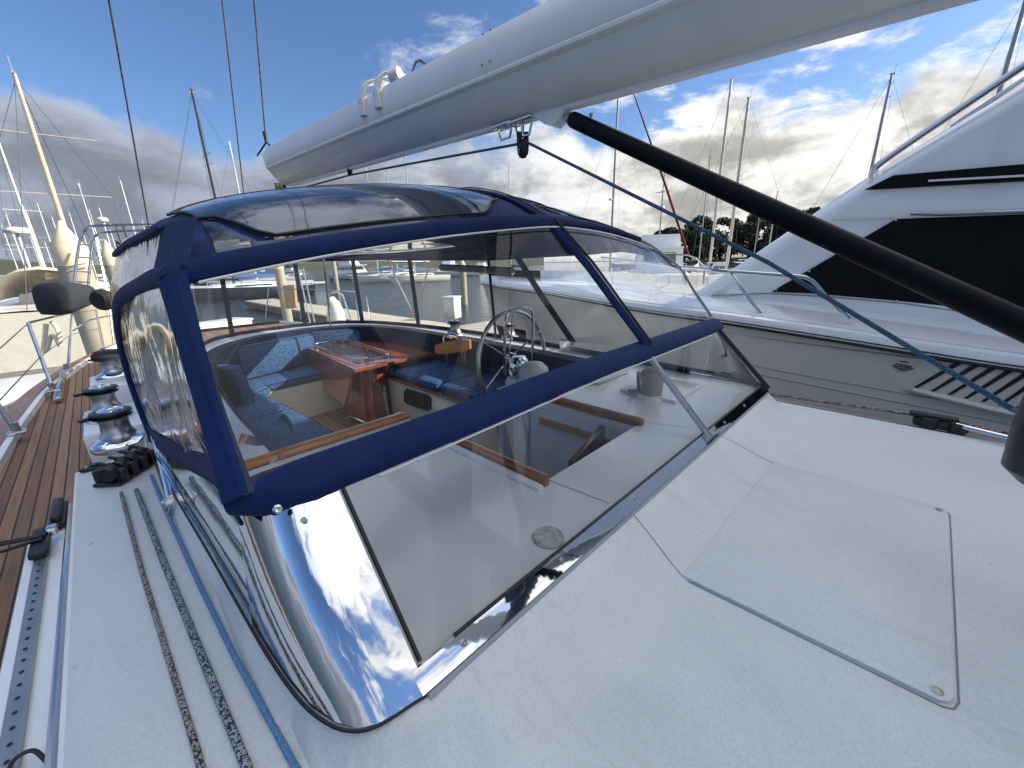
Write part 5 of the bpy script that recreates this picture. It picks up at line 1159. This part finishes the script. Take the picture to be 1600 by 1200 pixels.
def sailboat(x, y, rz, L, mast_h, lab, hull='white_plastic', cover='blue_stripe', mast='white_mast', mr=.09, spr=(.55,), stripes=None, fb_=1.1, dodger=None, group='moored sailing boats', rad=False, furl=None, spw=1.1):
    t = thing('sailboat', (0, 0, 0), lab, 'sailboat', group); B = L * .31; sts = hull_mesh(L, B, fb_); hull_parts(t, sts, hull, stripes, L)
    mb = MB(); cab = []
    for s_, w_, h_ in ((-.20, .52, .42), (-.05, .55, .45), (.12, .50, .42), (.25, .34, .30), (.30, .26, .02)): cab.append([V((-w_ * B / 2, s_ * L, fb_ + .02)), V((-w_ * B / 2 * .9, s_ * L, fb_ + h_)), V((0, s_ * L, fb_ + h_ + .08)), V((w_ * B / 2 * .9, s_ * L, fb_ + h_)), V((w_ * B / 2, s_ * L, fb_ + .02))])
    mb.loft(cab, False, False); mb.add(cab[0], [(0, 1, 2, 3, 4)]); cb_ = mb.build('cabin', 'gelcoat', t)
    mb = MB()
    for sx in (-1, 1): mb.slab([V((sx * (B * .262), -.16 * L, fb_ + .16)), V((sx * (B * .262), .13 * L, fb_ + .16)), V((sx * (B * .255), .11 * L, fb_ + .30)), V((sx * (B * .252), -.15 * L, fb_ + .32))], .03)
    each(mb, 'window', 'dark_glass', cb_)
    my_ = .10 * L; mb = MB(); mb.tube([V((0, my_, fb_ + .3)), V((0, my_, mast_h * .6)), V((0, my_, mast_h))], [mr, mr, mr * .72], 10); mst = mb.build('mast', mast, t)
    mb = MB(); mb.box((0, my_, mast_h + .03), (.08, .30, .07)); mb.build('masthead', mast, mst); mb = MB(); mb.tube([V((0, my_ - .1, mast_h)), V((0, my_ - .15, mast_h + .6))], .012, 5)
    for sp_ in spr: z = fb_ + (mast_h - fb_) * sp_; mb.tube([V((-spw, my_ - .08, z - .02)), V((0, my_, z)), V((spw, my_ - .08, z - .02))], .022, 6)
    each(mb, 'spreader', mast, mst)
    mb = MB(); bl = L * .36; z = fb_ + 1.05; mb.tube([V((0, my_ - .1, z)), V((0, my_ - bl, z - .02))], .07, 8); mb.build('boom', mast, t)
    mb = MB(); mb.loft([[V((sx * w_, my_ - .05 - bl * f, z + zz)) for sx, zz in ((-1, -.04), (-.8, .12), (0, h_), (.8, .12), (1, -.04))] for f, w_, h_ in ((0, .13, .62), (.2, .15, .40), (.6, .13, .30), (.97, .09, .2))], False, True); mb.build('sail_cover', cover, t)
    mb = MB(); r_ = .009 if L < 14 else .012
    zs = fb_ + (mast_h - fb_) * spr[-1]
    for sx in (-1, 1): mb.tube([V((sx * B * .46, my_ - .1, fb_)), V((sx * spw, my_ - .08, fb_ + (mast_h - fb_) * spr[0])), V((0, my_, mast_h - .2))], r_, 4)
    mb.tube([V((0, L * .58, fb_ * 1.3)), V((0, my_, mast_h - .1))], r_ * 1.3, 4); mb.tube([V((0, -L * .49, fb_)), V((0, my_, mast_h - .05))], r_, 4); mb.build('rigging', 'wire', t)
    if furl: mb = MB(); mb.tube([V((0, L * .57, fb_ * 1.3 + .3)), V((0, my_, mast_h - .5)).lerp(V((0, L * .57, fb_ * 1.3)), .04)], [.10, .05], 8); mb.build('furled_sail', furl, t)
    mb = MB(); pr = []
    for sx in (-1, 1):
        l = [V((sx * b * .94, y_ + .10 * L * s_ ** 3, z_ + .62)) for y_, b, z_, s_ in sts]; mb.tube(l, .013, 5)
        for q in sts[::2]: mb.tube([V((sx * q[1] * .94, q[0] + .10 * L * q[3] ** 3, q[2])), V((sx * q[1] * .94, q[0] + .10 * L * q[3] ** 3, q[2] + .62))], .013, 5)
    mb.build('guard_rail', 'steel', t)
    if dodger: mb = MB(); mb.loft([[V((B * .30 * cos(a), yy * L, fb_ + .3 + hh * sin(a))) for a in [pi * i / 8 for i in range(9)]] for yy, hh in ((-.12, .35), (-.16, 1.0), (-.30, 1.15), (-.32, 1.05))], False); mb.build('dodger', dodger, t)
    if rad: mb = MB(); mb.lathe([(0, 0), (.22, 0), (.24, .08), (.22, .2), (0, .24)], (.0, my_ + .35, fb_ + (mast_h - fb_) * .45), n=16); mb.box((0, my_ + .15, fb_ + (mast_h - fb_) * .45), (.1, .4, .06)); each(mb, 'radar_dome', 'white_plastic', mst)
    finish(t, x, y, rz); return t, my_
def sail_at(px, py, d, rz, L, lab, **k_):
    p = PD(px, py, d); my_ = .10 * L; x = p.x + sin(rz) * my_; y = p.y - cos(rz) * my_; return sailboat(x, y, rz, L, p.z - WZ, lab, **k_)
def motorboat(x, y, rz, L, lab, fly=True, cover=None, hull='white_plastic', group='moored motor boats', mast=0):
    t = thing('motorboat', (0, 0, 0), lab, 'motorboat', group); B = L * .34; fb_ = L * .11; sts = hull_mesh(L, B, fb_, transom=.9); hull_parts(t, sts, hull, [(.1, .5, 'dark_hull')], L)
    def house(y0, y1, w_, z0, z1, rk=.5): return [[V((sx * w_, yy, zz)) for sx in (-1, 1)] for yy, zz in ((y0, z0), (y0 - .02 * L, z1), (y1 - rk, z1), (y1 + rk * .3, z0))]
    def houseM(y0, y1, w_, z0, z1, rk, nm, mat, par):
        mb = MB(); a = [V((-w_, y0, z0)), V((-w_ * .92, y0, z1)), V((-w_ * .92, y1 - rk, z1)), V((-w_, y1, z0))]; b = [V((-p.x, p.y, p.z)) for p in a]; mb.loft([a, b], True, True); return mb.build(nm, mat, par)
    z1 = fb_ + L * .14; hs_ = houseM(-.28 * L, .20 * L, B * .38, fb_, z1, .10 * L, 'cabin', 'gelcoat', t)
    mb = MB(); zc, zh = lerp(fb_, z1, .62), (z1 - fb_) * .30
    for sx in (-1, 1):
        for k_ in range(4): y0 = -.24 * L + k_ * .085 * L; mb.box((sx * B * .371, y0 + .035 * L, zc), (.05, .066 * L, zh))
    mb.slab([V((-B * .30, .155 * L, zc - zh * .6)), V((B * .30, .155 * L, zc - zh * .6)), V((B * .30, .125 * L, zc + zh * .6)), V((-B * .30, .125 * L, zc + zh * .6))], .05); mb.box((0, -.283 * L, zc), (B * .5, .05, zh * 1.3)); each(mb, 'window', 'dark_glass', hs_)
    mb = MB(); mb.box((0, -.06 * L, z1 + .04), (B * .80, .52 * L, .10), bev=.03); mb.build('roof', 'gelcoat', t)
    if fly:
        houseM(-.22 * L, .06 * L, B * .33, z1 + .08, z1 + .08 + L * .07, .04 * L, 'flybridge', 'gelcoat', t)
        if cover: houseM(-.24 * L, .0 * L, B * .34, z1 + L * .09, z1 + L * .17, .02 * L, 'canopy', cover, t)
    mb = MB()
    for sx in (-1, 1):
        mb.tube([V((sx * b * .95, y_ + .1 * L * s_ ** 3, z_ + .75)) for y_, b, z_, s_ in sts[5:]], .02, 5)
        for q in sts[5::2]: mb.tube([V((sx * q[1] * .95, q[0] + .1 * L * q[3] ** 3, q[2])), V((sx * q[1] * .95, q[0] + .1 * L * q[3] ** 3, q[2] + .75))], .02, 5)
    mb.build('bow_rail', 'steel', t)
    if mast:
        mb = MB(); mb.tube([V((0, -.1 * L, z1)), V((0, -.1 * L, mast))], [.07, .04], 8); ms_ = mb.build('mast', 'aluminium', t); mb = MB(); mb.lathe([(0, 0), (.28, 0), (.30, .1), (.26, .22), (0, .26)], (0, -.1 * L + .35, lerp(z1, mast, .45)), n=16); mb.box((0, -.1 * L + .1, lerp(z1, mast, .45)), (.12, .5, .06)); mb.box((0, -.1 * L, lerp(z1, mast, .62)), (1.3, .08, .08)); mb.lathe([(0, 0), (.2, 0), (.22, .1), (0, .22)], (0, -.1 * L - .3, lerp(z1, mast, .62)), n=14); each(mb, 'radar_dome', 'white_plastic', ms_)
    finish(t, x, y, rz)
def at_w(px, py): p = PZ(px, py, WZ); return p.x, p.y

# left side
ST = [(.30, .55, 'blue_stripe'), (.55, .80, 'teal_stripe'), (.80, .95, 'dark_hull')]
t, _ = sail_at(22, 115, 17, R(-9), 15, 'cream sailing boat on the left with a varnished wooden mast and teal waterline stripe', hull='cream_hull', cover='tan_canvas', mast='wood_mast', mr=.10, spr=(.50, .76), stripes=ST, fb_=1.85, dodger='tan_canvas', spw=2.0)
sail_at(-8, 205, 31, R(12), 12, 'white sailing boat at the left edge with a thin white mast', cover='tan_canvas', dodger='grey_canvas')
sail_at(40, 330, 48, R(20), 10, 'white sailing boat with a radar pole behind the wooden-masted boat', rad=True, cover='dark_canvas')
LL = [(9, 335, 52, 9, 'blue_stripe'), (58, 318, 60, 10, 'dark_canvas'), (81, 340, 62, 10, 'blue_stripe'), (108, 333, 66, 9, 'red_cloth'), (123, 288, 55, 12, 'blue_stripe'), (139, 328, 70, 10, 'dark_canvas'), (155, 326, 62, 10, 'tan_canvas'), (188, 283, 50, 11, 'dark_canvas'), (222, 345, 75, 9, 'blue_stripe'), (250, 352, 80, 10, 'grey_canvas')]
LT = ['short mast at the very left, second from the picture edge', 'slim mast just left of the wooden mast', 'small mast half hidden by the cream piling', 'short mast directly right of the cream piling cone', 'tall white mast above the stern arch corner', 'short mast over the stern arch', 'thin mast right of the stern arch antenna', 'tall mast between the arch and the left backstay', 'short mast peeping over the enclosure by the backstay', 'tiny mast tip just over the enclosure roof']
for i, (px, py, d, L, cv_) in enumerate(LL): sail_at(px, py, d, R(random.choice((10, 25, -15, 100))), L, 'distant sailing boat with ' + LT[i], cover=cv_, mr=.085, spr=(.6,), hull='white_plastic' if i % 3 else 'dark_hull', group='distant sailing boats on the left')
sail_at(300, 145, 40, R(100), 14, 'dark hulled sailing boat with the tall grey mast left of the backstays', hull='dark_hull', mast='old_mast', spr=(.35, .66), mr=.12, spw=1.5)
sail_at(299, 140, 37, R(95), 13, 'sailing boat with a tall black mast leaning in front of the grey one', hull='dark_hull', mast='dark_mast', spr=(.45, .7), mr=.12, spw=1.4)
sail_at(358, 222, 52, R(80), 12, 'sailing boat with two-spreader mast between the backstay wires', spr=(.4, .68), mr=.11)
for i, (px, py, d, lb) in enumerate(((572, 262, 70, 'left one of the thin masts under the boom'), (604, 258, 78, 'middle one of the thin masts under the boom'), (632, 238, 66, 'right one of the thin masts under the boom'), (795, 259, 72, 'lone small mast above the roof seam'), (700, 300, 95, 'mast hidden low behind the enclosure roof'))):
    sail_at(px, py, d, R((70, 110, 85, 20, 60)[i]), 11, 'distant sailing boat, ' + lb, mast='old_mast', mr=.10, spr=(.55,), hull=('white_plastic', 'dark_hull')[i % 2], group='distant sailing boats behind the roof')
# across the water
x, y = at_w(555, 437); motorboat(x, y, R(200), 13, 'white motorboat with a black canopy beyond the water, seen through the aft windows', cover='dark_canvas')
x, y = at_w(360, 443); sailboat(x, y, R(95), 13, 16, 'dark hulled sailing boat across the water behind the left windows', hull='dark_hull', cover='dark_canvas', mr=.1)
x, y = at_w(425, 441); sailboat(x, y, R(80), 11, 14, 'white sailing boat across the water left of the white motorboat', cover='blue_stripe', mr=.1)
x, y = at_w(640, 432); motorboat(x, y, R(150), 11, 'small maroon hulled motorboat right of the black canopy boat', fly=False, hull='red_cloth')
x, y = at_w(700, 430); motorboat(x, y, R(120), 12, 'white motorboat across the water behind the hanging clear panel', fly=True)
def dinghy(px, py, rz, lab):
    x, y = at_w(px, py); t = thing('dinghy', (0, 0, 0), lab, 'dinghy', 'inflatable dinghies'); mb = MB()
    mb.tube(cat_rom([V((-.7, -1.5, .3)), V((-.72, .6, .32)), V((-.35, 1.5, .42)), V((0, 1.75, .46)), V((.35, 1.5, .42)), V((.72, .6, .32)), V((.7, -1.5, .3))], 4), .22, 10); mb.build('tube', 'white_plastic', t)
    mb = MB(); mb.box((0, -.1, .18), (1.1, 2.6, .1)); mb.box((0, -1.4, .35), (1.1, .08, .4)); mb.build('floor', 'grey_canvas', t); finish(t, x, y, rz)
dinghy(497, 445, R(70), 'white inflatable dinghy floating left of the canopy motorboat')
# right side
x, y = at_w(1022, 454); motorboat(x, y, R(-62), 16, 'white trawler yacht with square cabin windows and a radar mast, right of the enclosure', fly=True, mast=12)
sail_at(966, 150, 46, R(60), 13, 'sailing boat with the tall grey mast carrying a radar, right of the pulley block', mast='aluminium', rad=True, mr=.14, spr=(.62,), hull='white_plastic')
sail_at(1143, 124, 40, R(40), 13, 'sailing boat with the left of two tall pale masts under the black strut', mast='old_mast', mr=.15, spr=(.6,), cover='dark_canvas', spw=.5)
sail_at(1170, 153, 34, R(35), 12, 'sailing boat with the right of two tall pale masts under the black strut', mast='old_mast', mr=.15, spr=(.6,), cover='dark_canvas', spw=.5)
sail_at(1394, 116, 27, R(30), 11, 'sailing boat whose grey mast rises behind the motor yacht brow', mast='aluminium', mr=.11, spr=(.9,), spw=.3)
sail_at(1606, -10, 24, R(30), 12, 'sailing boat whose mast leans into the upper right corner', mast='aluminium', mr=.15, spr=(.93,), spw=.2)
RT_ = [(1104, 402, 62, 'white_plastic', 9), (1215, 300, 58, 'white_plastic', 10), (1188, 330, 75, 'dark_hull', 9), (1246, 345, 70, 'white_plastic', 9)]
for i, (px, py, d, hm, L) in enumerate(RT_):
    if i: sail_at(px, py, d, R(25 + 20 * i), L, 'small sailing boat near the trees with ' + ('', 'the thin mast right of the two pale masts', 'a dark hull below the strut', 'the short mast beside the white cabin slope')[i], hull=hm, mast='old_mast', mr=.09, spr=(.6,), group='distant sailing boats near the trees')
for i, (px, py, L, rz, lb) in enumerate(((1135, 447, 10, -30, 'small white motorboat below the dark sail cover'), (1180, 442, 11, 15, 'white motorboat under the two pale masts'), (975, 440, 10, 40, 'low white motorboat beside the enclosure edge'), (1215, 436, 11, -20, 'white motorboat close to the motor yacht brow'))):
    x, y = at_w(px, py); motorboat(x, y, R(rz), L, lb, fly=bool(i % 2), cover=None)
x, y = at_w(1085, 452); sailboat(x, y, R(-75), 13, 13, 'low tan hulled sailing boat lying in front of the trawler', hull='tan_canvas', mr=.06, cover='grey_canvas', mast='aluminium')
mb = MB(); mb.tube([PD(988, 140, 15), PD(1040, 290, 17), PD(1075, 398, 19)], [.02, .05, .06], 8); tag(mb.build('furled_jib', 'red_cloth'), 'dark maroon furled jib slanting down between strut and trees', 'furled sail')
# radar pole on the left
p = PD(26, 362, 26); rp = thing('radar_pole', (p.x, p.y, WZ), 'white radar dome on a pole at the left edge', 'radar'); mb = MB(); mb.lathe([(0, -.1), (.55, -.1), (.6, .05), (.5, .25), (0, .3)], p, n=20); mb.build('dome', 'white_plastic', rp)
mb = MB(); mb.tube([V((p.x, p.y, WZ + .6)), p - V((0, 0, .1))], .08, 8); mb.build('pole', 'white_mast', rp)
# power pedestal on the wide dock

AX = ['left of the radar pole', 'close behind the radar pole', 'between radar pole and wooden mast', 'just left of the cream piling', 'behind the cream piling', 'behind the stern arch ladder', 'above the covered outboard', 'right of the small piling', 'left of the dark backstay', 'behind the roof shoulder', 'right of the two tall grey masts', 'under the boom end']
for i, px in enumerate((2, 18, 47, 70, 98, 131, 148, 172, 205, 265, 336, 392)):
    sail_at(px, 352 + (i * 37) % 28, 78 + (i * 13) % 30, R((20, 80, -10, 60)[i % 4]), 9 + i % 3, 'small far-off sailing boat ' + AX[i], cover=('blue_stripe', 'dark_canvas', 'tan_canvas')[i % 3], mr=.10, spr=(.6,), hull='white_plastic' if i % 4 else 'dark_hull', group='distant sailing boats on the left')
for i, (px, py, L, rz, lb) in enumerate(((392, 437, 10, 95, 'left of the dark piling'), (462, 436, 9, 200, 'behind the steel ladder tubes'), (605, 433, 11, 160, 'between two dark window straps'), (752, 427, 10, 120, 'behind the wheel, far across the water'), (20, 452, 11, 80, 'behind the cream boat canopy'), (60, 446, 9, 70, 'by the foot of the cream piling'))):
    x, y = at_w(px, py); motorboat(x, y, R(rz), L, 'distant white motorboat ' + lb, fly=bool(i % 2), cover='dark_canvas' if i == 1 else None)
